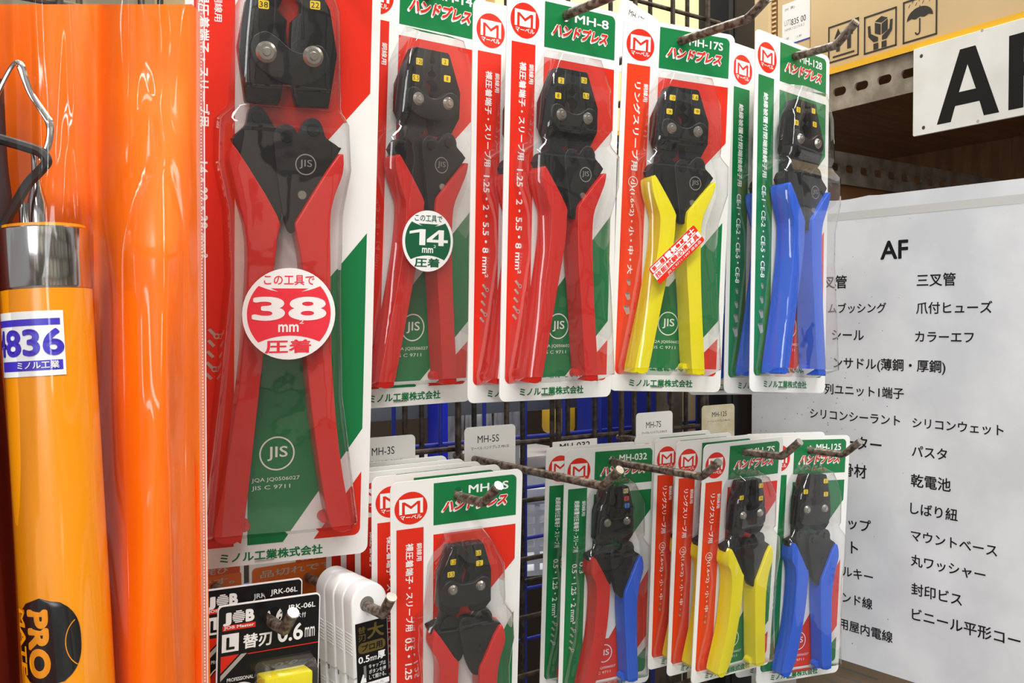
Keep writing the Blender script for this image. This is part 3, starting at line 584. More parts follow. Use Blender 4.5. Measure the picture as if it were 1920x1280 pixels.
# ------------------------------------------------------------------ white blade cases
WPL = mat('white_plastic', (242, 242, 242), .35, coat=.1)
GOLDP = mat('print_gold', (96, 80, 34), .4)
CREAMPL = mat('cream_plastic', (214, 180, 110), .4)
def blade_dispenser(label, mtx, group):
    r = empty('blade_dispenser', mtx, label, 'blade case', group); Wc, T_ = 27, 12
    X = lambda u: (u - 11.5) * .001; Z = lambda v: (12.9 - v) * .001
    o = [(X(u), Z(v)) for u, v in arc(13.5, 12.5, 13.5, 180, 360, 18)] + [(X(27), Z(62)), (X(0), Z(62))]
    mb = MB(); mb.bm(plate(o, 0, T_ * .001, .0014, 3), WPL)
    for i in range(7): mb.box((X(-.35), .0015, Z(33 + i * 2.2)), (X(0.3), T_ * .001 - .001, Z(32 + i * 2.2)), WPL, .0002)
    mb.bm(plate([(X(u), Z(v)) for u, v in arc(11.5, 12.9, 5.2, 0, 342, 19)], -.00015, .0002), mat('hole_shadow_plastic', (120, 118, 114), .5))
    body = mb.build('case_cap', r)
    mb = MB(); mb.box((X(.8), .0015, Z(92)), (X(26.2), T_ * .001 - .0005, Z(62.3)), WPL, .001)
    for i in range(9): mb.box((X(.4), .003, Z(74 + i * 2)), (X(1), T_ * .001 - .002, Z(73 + i * 2)), WPL, .0002)
    mb.build('case_body', r)
    mb = MB(); mb.box((X(1.5), .002, Z(112)), (X(25.5), T_ * .001 - .001, Z(92)), CREAMPL, .001); mb.build('case_base', r)
    mb = MB(); P = Print(mb, lambda u, v, l=0: (X(u), -.0003 - .00008 * l, Z(v))); P.rect(2, 24.8, 26, 70, BCARD, 0, .3)
    P.text('替', 4, 27.5, 5.4, 4.6, GOLDP, 1, bold=.01); P.text('刃', 4, 33, 5.4, 4.6, GOLDP, 1, bold=.01); P.text('大', 10.6, 26.6, 12.8, 10.4, GOLDP, 1, bold=.03)
    P.rect(3.6, 38.7, 24, 46, GOLDP, 1, 3); P.text('プロ用', 6, 40, 15.8, 4.8, BCARD, 2, bold=.02)
    P.text('0.5', 3.4, 47.8, 8.4, 4.6, WHITE, 1, bold=.02); P.text('mm', 12.2, 49.6, 5, 2.8, WHITE, 1); P.text('厚', 17.8, 47, 6, 5.6, WHITE, 1, bold=.03)
    for i, tx in enumerate(('キャップは', 'ボタンを押', 'して開ける。')): P.text(tx, 11, 54.4 + i * 3.8, 12.8, 3, WHITE, 1, res=2)
    P.poly([(7, 54.6), (9, 54.6), (9, 63), (7, 63)], GREYP, 1); P.poly([(4, 66), (6.5, 60), (8.5, 62), (8.8, 66)], WHITE, 1)
    P.rect(2, 66.6, 26, 70, WHITE, 2); P.text('捨てシール', 4, 67.2, 18, 2.2, GREYP, 3, res=2)
    tag(mb.build('printed_label', r, False), 'black printed label')
    return r
GC = 'white blade cases on one hook'
c1 = blade_dispenser('front white blade case with a black label, beside the red-handled stack', xform((.3114, .5767, 1.2614), -.36, 1.5, -3), GC)
for i, l in enumerate(('second white blade case, directly behind the labelled front one', 'third white blade case, between second and the rearmost', 'rearmost white blade case, nearest the black blade packs')):
    c = copy_tree(c1); dy = .0121 * (i + 1); c.matrix_world = xform((.3108 - .0009 * i, .5767 + dy, 1.2619 + .0006 * i), -.36, 1.2, -2.6 + .3 * i); tag(c, l)
hook('hook through the white blade cases', .3112, 1.2600, .5435, bend=.014, r=.0036)
# ------------------------------------------------------------------ price sleeves behind the blade packs
OR = mat('label_orange', (205, 96, 26), .4); ORD = mat('label_orange_red', (190, 70, 28), .4); BLS = mat('label_blue', (40, 60, 160), .4)
def pop(label, x0, x1, zt, h, right):
    w_ = (x1 - x0) * 1000; mb = MB(); P = Print(mb, lambda u, v, l=0: ((u - w_ / 2) * .001, -.0001 * l, -v * .001))
    mb.box((-w_ / 2000, .0002, -h / 1000), (w_ / 2000, .0008, 0), CARD)
    P.rect(2, 14, w_ - 2, 40, OR, 1, 3); P.rect(w_ * .45, 9, w_ - 3, 15, ORD, 2, 1)
    P.text('お詫び', w_ * .5, 9.5, w_ * .35, 4.4, SILV, 3, bold=.01); P.text('品切れです。', 8, 17, w_ * .8, 5, SILV, 3, bold=.01)
    if right: P.rect(w_ - 13, 2, w_ - 2, 6, BLS, 1)
    o = mb.build('price_sleeve', None, False); o.matrix_world = xform(((x0 + x1) / 2, .668, zt), 0, 0, 0); tag(o, label, 'price card', 'orange notice cards on the wire panel')
pop('orange notice card behind the bag seam and black blade packs', .186, .262, 1.287, 60, False)
pop('orange notice card between the black blade packs and white cases', .266, .345, 1.287, 60, True)
# ------------------------------------------------------------------ list board
XB = .86
BRD = mat('board_white', (228, 229, 232), .35, var=(214, 215, 219), scale=14)
TAPE = mat('tape_strip', (205, 204, 200), .2)
def board():
    y0, y1, zb, zt = .702, .26, 1.1065, 1.5745; mb = MB()
    top = [(y0 - (y0 - y1) * i / 40, zt + (random.uniform(-.0012, .0012) if i < 14 else 0)) for i in range(41)]
    prof = top + [(y1, zb), (y0, zb)]; n = len(prof)
    mb.add([(XB, y, z) for y, z in prof] + [(XB + .006, y, z) for y, z in prof], [tuple(range(n)), tuple(range(2 * n - 1, n - 1, -1))] + [(i, (i + 1) % n, n + (i + 1) % n, n + i) for i in range(n)], BRD)
    P = Print(mb, lambda a, z, l=0: (XB - .00015 * l, y0 - a, z))
    P.rect(0, zt - .0215, y0 - y1, zt - .0135, TAPE, 1)
    def tx(body, p0, p1, bold=0.013, right=None):
        a = on_x(*p0, XB); b = on_x(*p1, XB); vs, fs = text_box(body, a.y - b.y, None, bold, 4)
        mb.add([(XB - .0003 - .0001 * e, a.y - x, (a.z + b.z) / 2 + y) for x, y, e in vs], fs, BLACKP)
    tx('AF', (1651, 487), (1703, 484), .02)
    for body, p0, p1 in (('三叉管', (1719, 537), (1792, 536)), ('爪付ヒューズ', (1718, 589), (1861, 587)), ('カラーエフ', (1716, 643), (1826, 640)), ('シリコンウェット', (1711, 804), (1882, 815)), ('パスタ', (1710, 856), (1776, 862)), ('乾電池', (1708, 913), (1783, 921)),
                         ('しばり紐', (1707, 963), (1796, 977)), ('マウントベース', (1708, 1016), (1870, 1040)), ('丸ワッシャー', (1708, 1066), (1848, 1084)), ('封印ビス', (1709, 1117), (1804, 1134)), ('ビニール平形コード', (1710, 1163), (1942, 1222)),
                         ('叉管', (1544, 541), (1588, 541)), ('ムブッシング', (1553, 588), (1662, 586)), ('シール', (1560, 638), (1620, 637)), ('ンサドル(薄鋼・厚鋼)', (1563, 697), (1773, 699)), ('列ユニット1端子', (1546, 740), (1695, 747)), ('シリコンシーラント', (1519, 784), (1688, 797)),
                         ('ーター', (1582, 841), (1653, 845)), ('骨材', (1579, 892), (1625, 897)), ('ャップ', (1568, 990), (1633, 997)), ('ット', (1568, 1033), (1609, 1040)), ('ルキー', (1580, 1082), (1637, 1089)), ('ンド線', (1580, 1131), (1636, 1141)), ('用屋内電線', (1573, 1185), (1674, 1198))):
        tx(body, p0, p1)
    for i in range(140):
        a = random.uniform(.0, .2); z = random.uniform(zb, zt - .02)
        if random.random() < .5: z = random.uniform(1.28, 1.42); a = random.uniform(0, .12)
        P.disc(a, z, random.uniform(.0002, .0007), GREYP if random.random() < .6 else mat('speck', (90, 80, 70), .6), 1, 6)
    tag(mb.build('list_board', None, False), 'white product list board headed AF beside the wire panel', 'board')
board()
# ------------------------------------------------------------------ shelf with cartons and sign
SD = Vector((.133, .991, 0)).normalized(); SN = Vector((SD.y, -SD.x, 0)); SP = CAM + ray(1600, 150) * 1.2
S0 = Vector((SP.x, SP.y, 0)) - SD * ((SP - CAM).dot(SD))      # foot of the shelf face where s = 0
def spt(s, z, off=0.0): return S0 + SD * s + Vector((0, 0, z)) + SN * off        # off > 0 goes into the shelf
def on_s(px, py): r = ray(px, py); p = CAM + r * ((SP - CAM).dot(SN) / r.dot(SN)); return ((p - CAM).dot(SD), p.z)
SM = Matrix(((-SD.x, SN.x, 0, S0.x), (-SD.y, SN.y, 0, S0.y), (0, 0, 1, 0), (0, 0, 0, 1)))   # local x = towards the viewer along the face, y = inwards
GALV = mat('galvanised_angle', (132, 122, 108), .5, .3, var=(176, 166, 150), scale=30, bump=.3)
PLY = mat('dark_plywood', (124, 84, 50), .6, var=(104, 68, 40), scale=9, stretch=(1, 8, 1))
PLYE = mat('deck_edge_yellow', (235, 178, 40), .45)
CTN = mat('cardboard', (232, 204, 156), .6, var=(226, 196, 146), scale=8)
CTND = mat('cardboard_fold', (150, 112, 68), .7)
INK = mat('carton_ink', (38, 34, 32), .55)
def slotted_beam(name, label, x0, x1, z0, z1, y0, thick, slot_x, sz, sw, sh, M, m, flange=.03):
    """steel angle with real slots: strips around every slot"""
    mb = MB(); xs = sorted(slot_x)
    def bx(a, b, c, d): mb.box((a, y0, c), (b, y0 + thick, d), m, 0, M)
    bx(x0, x1, z0, sz - sh / 2); bx(x0, x1, sz + sh / 2, z1); prev = x0
    for c in xs: bx(prev, c - sw / 2, sz - sh / 2, sz + sh / 2); prev = c + sw / 2
    q = sh / 2
    for c in xs:                                            # rounded slot ends
        for sx in (-1, 1):
            for sz_ in (-1, 1):
                pts = [(c + sx * sw / 2, sz + sz_ * q)] + [(c + sx * (sw / 2 - q + q * math.sin(t * math.pi / 12)), sz + sz_ * q * math.cos(t * math.pi / 12)) for t in range(7)]
                n = len(pts); F_ = [M @ Vector((x, y0, z)) for x, z in pts]; K_ = [M @ Vector((x, y0 + thick, z)) for x, z in pts]
                mb.add(F_ + K_, [tuple(range(n)), tuple(range(2 * n - 1, n - 1, -1))] + [(i, i + 1, n + i + 1, n + i) for i in range(n - 1)], m)
    bx(prev, x1, sz - sh / 2, sz + sh / 2); mb.box((x0, y0 + thick, z1 - thick), (x1, y0 + flange, z1), m, 0, M)
    return tag(mb.build(name, None, True), label, 'beam')
slotted_beam('shelf_beam', 'galvanised slotted angle beam under the cartons, behind the AF sign', -1.1, -.15, 1.7175, 1.764, .004, .003, [-(.872 - .0343 * i) for i in range(-4, 18)], 1.7405, .021, .0105, SM, GALV)
mb = MB(); mb.box((-1.5, .0, 1.764), (-.1, .6, 1.7705), PLY, 0, SM); mb.box((-1.5, -.0012, 1.7635), (-.1, .0002, 1.7712), PLYE, 0, SM); tag(mb.build('shelf_deck'), 'plywood shelf deck with a yellow front edge under the cartons', 'shelf')
# back beam and cavity
mb = MB(); B = MB()
slotted_beam('shelf_beam', 'dark rear slotted beam inside the shelf below the deck', 1.0, 2.2, 1.640, 1.684, .80, .003, [1.05 + .0343 * i for i in range(32)], 1.662, .021, .011, Matrix.Identity(4), mat('dark_angle', (150, 142, 132), .55, .2, var=(120, 112, 102), scale=40, bump=.3))
mb = MB(); mb.box((-1.5, .595, 1.052), (-.1, .61, 1.763), PLY, 0, SM); tag(mb.build('shelf_back_panel'), 'brown plywood back panel inside the dark shelf', 'panel')
mb = MB(); mb.box((1.02, .81, 1.055), (1.62, .822, 1.66), PLY); tag(mb.build('shelf_end_panel'), 'brown plywood end panel behind the rear beam', 'panel')
mb = MB(); mb.box((-1.5, .012, 1.03), (-.1, .6, 1.05), PLY, 0, SM); tag(mb.build('shelf_deck'), 'lower plywood shelf deck below the list board', 'shelf')
def carton(label, s0, s1, z0, z1, off, depth, extra=None, tape=True):
    r = MB(); r.box((-s1, off, z0), (-s0, off + depth, z1), CTN, .002, SM)
    o = r.build('cardboard_carton'); tag(o, label, 'carton', 'cardboard cartons on the shelf')
    if extra:
        m = MB(); P = Print(m, lambda x, z, l=0: SM @ Vector((x, off - .0003 - .00012 * l, z))); extra(P, o, m)
    return o
def icons(P, o, m):
    def frame(p0, p1):
        a = on_s(*p0); b = on_s(*p1); x0, z1, x1, z0 = -a[0], a[1], -b[0], b[1]; t = .0022
        for q in ((x0, z0, x1, z0 + t), (x0, z1 - t, x1, z1), (x0, z0, x0 + t, z1), (x1 - t, z0, x1, z1)): P.rect(*q, INK, 1)
        return lambda L: [(x0 + (x1 - x0) * u, z0 + (z1 - z0) * v) for u, v in L]
    f = frame((1547, 50), (1604, 102))
    for d in (0, .36):
        P.poly(f([(.2 + d, .62), (.46 + d, .62), (.33 + d, .88)]), INK); P.poly(f([(.27 + d, .26), (.39 + d, .26), (.39 + d, .62), (.27 + d, .62)]), INK)
    P.poly(f([(.16, .12), (.86, .12), (.86, .17), (.16, .17)]), INK)
    f = frame((1614, 31), (1675, 84))
    P.poly(f([(.34, .76), (.52, .68), (.52, .40), (.34, .48)]), INK); P.poly(f([(.55, .68), (.73, .76), (.73, .48), (.55, .40)]), INK); P.poly(f([(.34, .79), (.54, .88), (.73, .79), (.54, .71)]), INK)
    P.poly(f([(.12, .72), (.2, .72), (.22, .5), (.44, .36), (.44, .26), (.30, .26), (.14, .44)]), INK); P.poly(f([(.30, .22), (.45, .22), (.45, .06), (.30, .06)]), INK)
    P.poly(f([(.88, .72), (.80, .72), (.78, .5), (.56, .36), (.56, .26), (.70, .26), (.86, .44)]), INK); P.poly(f([(.70, .22), (.55, .22), (.55, .06), (.70, .06)]), INK)
    f = frame((1687, 3), (1751, 63))
    top = [(.5 + .38 * math.cos(a), .5 + .27 * math.sin(a)) for a in [math.pi * i / 14 for i in range(15)]]
    sc_ = [(.12, .5), (.25, .54), (.37, .5), (.5, .54), (.63, .5), (.75, .54), (.88, .5)]
    P.poly(f(top + sc_[1:-1]), INK); P.poly(f([(.48, .5), (.52, .5), (.52, .2), (.48, .2)]), INK)
    a = arc(.44, .2, .08, 180, 360, 10); b = arc(.44, .2, .04, 360, 180, 10); P.poly(f(a + b), INK); P.poly(f([(.49, .8), (.51, .8), (.51, .76), (.49, .76)]), INK)
    for i in range(4):
        for j in range(2): P.poly(f([(.16 + i * .2 + j * .1, .82 + j * .08), (.18 + i * .2 + j * .1, .82 + j * .08), (.22 + i * .2 + j * .1, .89 + j * .08), (.2 + i * .2 + j * .1, .89 + j * .08)]), INK)
    tag(m.build('handling_symbols', o, False), 'black handling symbols printed in square frames')
carton('large carton with three framed handling symbols above the AF sign', .25, .9235, 1.771, 2.15, .006, .40, icons)
def shiplabel(P, o, m):
    a = on_s(1457, 8); b = on_s(1509, 70); x0, z1, x1, z0 = -a[0], a[1], -b[0], b[1]
    P.rect(x0, z0, x1, z1 - .0, WHITE, 1); f = lambda u, v: (x0 + (x1 - x0) * u, z0 + (z1 - z0) * v)
    def t(body, u, v, w_, h, mm):
        vs, fs = text_box(body, (x1 - x0) * w_, (z1 - z0) * h, 0, 3); p = f(u, v); m.add([P.fn(p[0] + x, p[1] + y, 2) for x, y, e in vs], fs, mm)
    t('(H  東)', .1, .82, .35, .08, GREYP); t('U72', .08, .48, .25, .13, SILV); t('835 00', .33, .45, .52, .14, BLACKP); t('NMRY2014.8.5', .1, .35, .7, .06, SILV); t('1-00', .1, .15, .15, .05, GREYP); t('-1.40', .5, .12, .2, .05, GREYP)
    P.rect(*f(0, 0), *f(1, .035), BLS, 2)
    p = f(.1, 1.1); vs, fs = text_box('FULLカラーホワイト板', (x1 - x0) * .9, (z1 - z0) * .07, 0, 2); m.add([P.fn(p[0] + x, p[1] + y, 2) for x, y, e in vs], fs, INK)
    tag(m.build('shipping_label', o, False), 'white shipping label')
carton('carton with a white shipping label, left of the symbol carton', .9275, .987, 1.771, 2.15, .010, .40, shiplabel)
carton('plain carton between the black post and the labelled carton', .997, 1.12, 1.771, 2.15, .004, .20)
mb = MB(); mb.box((-.9955, .010, 1.771), (-.9885, .04, 2.15), CTND, 0, SM)
for i in range(60): mb.box((-.9955, .0085, 1.772 + i * .0062), (-.9885, .0105, 1.7745 + i * .0062), CTN, 0, SM)
tag(mb.build('corrugated_sheet'), 'corrugated cardboard edge wedged between two cartons', 'cardboard sheet')
# AF sign
SGN = mat('sign_plate', (232, 231, 226), .4, var=(222, 220, 212), scale=16)
def sign():
    M = SM @ Matrix.Translation((0, -.004, 0)); mb = MB()
    a = on_s(1717, 92); b = on_s(1722, 259); c = on_s(1918, 38); d = on_s(1918, 214)
    z1 = (a[1] + c[1]) / 2; z0 = (b[1] + d[1]) / 2; x0 = -a[0]; x1 = -.40
    bm_ = plate(rrect(x0, z0, x1, z1, .002), 0, .003, .0004); bm_.transform(M); mb.bm(bm_, SGN)
    P = Print(mb, lambda x, z, l=0: M @ Vector((x, -.0001 * l, z)))
    p = on_s(1761, 233); q = on_s(1878, 213); t = on_s(1826, 86); h = (t[1] - p[1]); w_ = p[0] - q[0]
    zb = (p[1] + q[1]) / 2; e = on_s(1896, 130)
    half = [(0, 0), (.375, 1), (.5, 1), (.5, .765), (.365, .40), (.5, .40), (.5, .215), (.305, .215), (.235, 0)]
    P.poly([(-p[0] + x * w_, zb + y * h) for x, y in half], BLACKP); P.poly([(-p[0] + (1 - x) * w_, zb + y * h) for x, y in half[::-1]], BLACKP)
    P.poly([(-e[0] + x * w_, zb + y * h) for x, y in ((0, 0), (0, 1), (.80, 1), (.80, .82), (.22, .82), (.22, .60), (.72, .60), (.72, .42), (.22, .42), (.22, 0))], BLACKP)
    for px in ((1732, 106), (1736, 240)): s = on_s(*px); P.disc(-s[0], s[1], .0022, mat('screw_hole', (60, 58, 54), .5), 1, 14)
    for px in ((1838, 228), (1846, 58)): s = on_s(*px); P.disc(-s[0], s[1], .0018, SILV, 1, 10)
    tag(mb.build('aisle_sign', None, False), 'white sign with big black letters AF on the slotted beam', 'sign')
sign()
# black upright post and slotted strip
BPOST = mat('black_post', (22, 22, 24), .4, .2)
mb = MB(); mb.box((.834, .715, .3), (.879, .76, 2.2), BPOST, .002); mb.box((.842, .7135, .3), (.8455, .7152, 2.2), BPOST); tag(mb.build('shelf_post'), 'black steel shelf post between the wire panel and list board', 'post')
BRAC = mat('brown_upright', (88, 78, 66), .5, .3, var=(66, 56, 46), scale=60)
slotted_beam('slotted_upright', 'brown slotted steel upright behind the yellowed tag', .9, 1.62, -.02, .02, 0, .002, [.92 + .05 * i for i in range(15)], 0, .022, .008, Matrix.Translation((.775, .745, 0)) @ Matrix(((0, 0, 1, 0), (0, 1, 0, 0), (1, 0, 0, 0), (0, 0, 0, 1))), BRAC, .02)
# carton under the board
mb = MB(); mb.box((.885, .50, 1.051), (.98, .66, 1.105), mat('brown_carton', (150, 128, 104), .6), .001)
P = Print(mb, lambda a, z, l=0: (.885 - .0001 * l, a, z))
for i in range(5): P.rect(.56, 1.06 + i * .009, .63 - .01 * (i % 3), 1.0615 + i * .009, GREYP, 2)
tag(mb.build('cardboard_carton'), 'small brown carton with printed lines below the list board', 'carton')
# ------------------------------------------------------------------ things behind the wire panels
def simple_box(name, label, cat, lo, hi, m, bev=.002, group=None):
    mb = MB(); mb.box(lo, hi, m, bev); return tag(mb.build(name), label, cat, group)
BLP = mat('blue_steel', (30, 44, 190), .4); GRYS = mat('grey_steel', (112, 116, 122), .5); DKB = mat('dark_brown_board', (52, 38, 28), .7)
simple_box('grey_shelf', 'grey steel shelf edge seen through the wires under the 14-sticker pack', 'shelf', (.30, 1.02, 1.332), (.99, 1.035, 1.40), GRYS)
simple_box('steel_upright', 'blue steel upright behind the white packets', 'post', (.622, .975, .8), (.637, 1.0, 1.40), BLP)
simple_box('steel_upright', 'wide blue steel upright behind the tag of the yellow-handled stack', 'post', (.80, .90, .8), (.94, .93, 1.62), mat('blue_panel', (24, 42, 150), .5))
simple_box('backing_board', 'dark brown board far behind the wire panels', 'board', (.2, 1.45, .6), (1.5, 1.47, 1.43), DKB)
WPK = mat('packet_white', (232, 234, 236), .4, var=(170, 172, 170), scale=30, stretch=(3, 1, .6))
for i in range(9):
    x = .706 + i * .0165
    mb = MB(); b = bmesh.new(); bmesh.ops.create_grid(b, x_segments=4, y_segments=8, size=.5)
    for v in b.verts: v.co = Vector((v.co.x * .016, .004 * math.sin(v.co.y * 7 + i), v.co.y * .15))
    mb.bm(b, WPK); o = mb.build('hanging_packet'); so = o.modifiers.new('s', 'SOLIDIFY'); so.thickness = .003; o.location = (x, 1.10 + .004 * (i % 3), 1.262 + .006 * (i % 2)); o.rotation_euler = (0, 0, math.radians(8 * (i % 3) - 30))
    tag(o, 'white packet hanging in the row behind the wires, %s' % ('first left beside the blue upright', 'next to the leftmost', 'third from the blue upright', 'fourth from the blue upright', 'middle one of the row', 'right of the middle', 'third from the right end', 'second from the right end', 'rightmost of the row')[i], 'packet', 'white packets behind the wire panel')
# perforated basket low behind the panel
BSK = mat('basket_white', (226, 230, 236), .45)
def basket():
    r = empty('plastic_basket', Matrix.Translation((.84, 1.06, 1.10)), 'white perforated plastic basket low behind the wires', 'basket'); mb = MB()
    nx, nz = 22, 6; w_, h = .42, .10
    for i in range(nx + 1): mb.box((-w_ / 2 + i * w_ / nx - .004, 0, 0), (-w_ / 2 + i * w_ / nx + .004, .003, h), BSK)
    for j in range(nz + 1): mb.box((-w_ / 2, -.0002, j * h / nz - .0035), (w_ / 2, .0032, j * h / nz + .0035), BSK)
    mb.box((-w_ / 2, 0, 0), (-w_ / 2 + .003, .22, h), BSK); mb.box((w_ / 2 - .003, 0, 0), (w_ / 2, .22, h), BSK); mb.box((-w_ / 2, .217, 0), (w_ / 2, .22, h), BSK); mb.box((-w_ / 2, 0, -.003), (w_ / 2, .22, 0), BSK)
    mb.build('basket_wall', r, False); m = MB(); m.box((-w_ / 2 - .006, -.008, h), (w_ / 2 + .006, .006, h + .02), BSK, .002); m.build('basket_rim', r)
    r.rotation_euler = (0, 0, math.radians(-14))
basket()
simple_box('paper_sheet', 'grey paper bundle lying above the white basket', 'paper', (.74, 1.17, 1.215), (1.02, 1.30, 1.245), mat('grey_paper', (168, 166, 164), .6, var=(186, 180, 178), scale=12), .004)
simple_box('yellow_bag', 'yellow package glimpsed between the wires', 'package', (.955, 1.16, 1.275), (1.0, 1.20, 1.325), mat('yellow_bag_film', (214, 170, 50), .4), .01)
simple_box('cream_panel', 'cream panel seen right of the blue upright', 'panel', (1.17, 1.14, .8), (1.27, 1.16, 1.62), mat('cream_paint', (232, 220, 180), .5))
simple_box('white_panel', 'white panel seen through the wires between upper packs', 'panel', (.60, 1.021, 1.40), (.68, 1.034, 1.72), mat('white_paint', (235, 236, 238), .5))
CTL = mat('cardboard_pale', (238, 214, 160), .6, var=(232, 206, 150), scale=6)
for lo, hi, rz, l in (((0, 0, 1.755), (.6, .4, 2.4), -14, 'pale carton high behind the wire panel, left of the black post'), ((0, 0, 1.755), (.46, .4, 2.4), 6, 'second pale carton high behind the upper yellow-handled pack')):
    mb = MB(); mb.box(lo, hi, CTL, .003); o = mb.build('cardboard_carton'); o.location = (1.10, 1.52, 0) if rz < 0 else (.60, 1.45, 0); o.rotation_euler = (0, 0, math.radians(rz)); tag(o, l, 'carton', 'pale cartons behind the wire panel')
mb = MB(); mb.box((.2, 1.34, 1.725), (1.62, 1.95, 1.752), PLY); tag(mb.build('shelf_deck'), 'high shelf deck carrying the pale cartons', 'shelf')
# ------------------------------------------------------------------ bagged orange case and pole
ORG = mat('orange_vinyl', (255, 116, 0), .5, spec=.2, var=(252, 106, 0), scale=5, bump=.15)
TUBE = mat('amber_tube', (244, 150, 4), .3, coat=.2)
CHR = mat('chrome', (205, 205, 203), .12, 1.0)
BLKC = mat('black_cord', (20, 20, 20), .6)
def gauss(x, c, s): return math.exp(-((x - c) / s) ** 2)
def orange_case():
    nx, ny = 90, 60; fr = []; bk = []
    for j in range(ny + 1):
        py = 8 + 1400 * j / ny; am = min(1, .35 + max(0, py - 150) / 500); sh = 0 if py < 300 else (py - 300) * .02
        for i in range(nx + 1):
            t = i / nx; px = -200 + t * 555 + sh * t + 5 * t
            e = max(0, min(1, (px - 190) / 175)); bul = math.sin(math.pi * e) ** .6 if 0 < e < 1 else 0
            d = .468 - .040 * am * bul + .006 * gauss(px, 186, 22) + .003 * math.sin(px * .045 + py * .004) * (1 - am * .6) + .004 * noise.noise(Vector((px * .012, py * .003, 4)))
            if px < 175: d += .012 * max(0, min(1, (py - 380) / 100))
            fr.append(at_depth(px, py, d)); bk.append(at_depth(px, py, .468 - .006 * bul) + FWD * (.012 + .012 * (0 if px > 175 else 1) + .03 * 0))
    n = (nx + 1) * (ny + 1); f = []; W_ = nx + 1
    for j in range(ny):
        for i in range(nx):
            a = j * W_ + i; f.append((a, a + W_, a + W_ + 1, a + 1)); f.append((n + a, n + a + 1, n + a + W_ + 1, n + a + W_))
    for i in range(nx): f.append((i, i + 1, n + i + 1, n + i)); a = ny * W_ + i; f.append((a, n + a, n + a + 1, a + 1))
    for j in range(ny):
        a = j * W_; f.append((a, n + a, n + a + W_, a + W_)); a += nx; f.append((a, a + W_, n + a + W_, n + a))
    mb = MB(); mb.add(fr + bk, f, ORG); tag(mb.build('vinyl_case', None, True, 70), 'orange vinyl case folded behind the amber pole in the clear bag', 'case')
orange_case()
def pole():
    A = at_depth(88, 545, .42); Bm = at_depth(131, 1280, .42); ax = (A - Bm).normalized(); R = .0181
    side = RIGHT - ax * RIGHT.dot(ax); side.normalize(); out = side.cross(ax); out.normalize()
    if out.dot(CAM - A) < 0: out = -out
    pl = lambda a, h, rad: A + ax * h + side * (math.sin(a) * rad) + out * (math.cos(a) * rad)
    r = empty('pole_tool', Matrix.Identity(4), 'amber tube pole with a chrome collar inside the clear bag', 'pole')
    mb = MB(); mb.tube([A - ax * .30, A], R, TUBE, 48); mb.tube([A, A + ax * .0275], R * .93, TUBE, 40); t = mb.build('tube', r)
    mb = MB(); mb.tube([A + ax * .0002, A + ax * .0012, A + ax * .0256, A + ax * .0262], R, CHR, 48, rr=[R * .985, R * 1.01, R * 1.01, R * .98]); tag(mb.build('collar', r), 'chrome collar')
    # flattened metal tip with wire hooks
    b0 = A + ax * .0262 - side * .002; mb = MB()
    pts = [b0 + ax * h for h in (-.004, .006, .012, .019, .024, .034)]; mb.tube(pts, .003, CHR, 16, rr=[.0042, .0042, .0040, .0022, .0016, .0014]); mb.tube([p - side * .0055 + out * .001 for p in pts[:3]], .002, CHR, 10); tag(mb.build('tip', r), 'flattened bright metal tip')
    def path(L, d): return spline([at_depth(x, y, d) for x, y in L], 6)
    mb = MB(); mb.tube(path([(78, 300), (92, 275), (97, 235), (86, 215), (62, 180), (50, 150), (42, 124), (28, 118), (8, 150), (-10, 190)], .412), .0010, CHR, 8)
    mb.tube(path([(74, 300), (88, 268), (90, 236), (78, 212), (56, 178), (44, 150), (34, 124)], .414), .0008, CHR, 8); mb.build('wire_hook', r)
    mb = MB(); mb.tube(path([(-20, 255), (10, 264), (24, 268), (48, 275), (75, 285), (88, 300), (80, 315), (52, 345), (28, 385), (4, 425), (-25, 470)], .410), .0022, BLKC, 8); mb.build('cord', r)
    # label wrapped round the tube
    mb = MB(); px2h = .42 / F
    cyl = lambda s, h, l: pl(s / R, h, R + .0003 + .0001 * l)
    def strip(s0, s1, h0, h1, m, l):
        n = 24; vs = [cyl(s0 + (s1 - s0) * i / n, h, l) for h in (h0, h1) for i in range(n + 1)]; mb.add(vs, [(i, i + 1, n + 2 + i, n + 1 + i) for i in range(n)], m)
    def txt(body, s, h, w_, hh, m, l, bold, rot=0):
        vs, fs = text_box(body, w_, hh, bold, 5); q = [(s + x, h + y, e) for x, y, e in vs]
        if rot: q = [(s + y, h - x, e) for x, y, e in vs]
        mb.add([cyl(a, b, l + e) for a, b, e in q], fs, m)
    LB = mat('label_blue_ink', (62, 48, 190), .4); h = lambda py: -(py - 545) * px2h
    strip(-.0235, .0136, h(703), h(586), WHITE, 0); strip(-.0235, .0122, h(612), h(600), LB, 1); strip(-.016, .0125, h(693), h(675), LB, 1)
    txt('4836', -.0202, h(667), .0335, h(618) - h(667), LB, 2, .03); txt('ミノル工業', -.0055, h(690), .0165, .0032, WHITE, 3, .02)
    tag(mb.build('wrapped_label', t, True), 'white label with violet numerals')
    mb = MB(); s0, hc, a_, b_ = -.0022, h(1182), .0155, .0186
    N = 16; pts = []; fs = []
    for i in range(N + 1):
        v = -1 + 2 * i / N; e = (1 - abs(v) ** 2.6) ** .5 if abs(v) < 1 else 0
        for j in range(17): pts.append(cyl(s0 + a_ * e * (-.82 + 1.82 * j / 16), hc + b_ * v, 0))
    for i in range(N):
        for j in range(16): q = i * 17 + j; fs.append((q, q + 1, q + 18, q + 17))
    mb.add(pts, fs, BCARD)
    txt('PRO', s0 - .0062, hc + .0140, .0285, .0098, TUBE, 2, .05, 1); txt('MATE', s0 - .0125, hc + .0138, .0275, .0048, TUBE, 2, .03, 1)
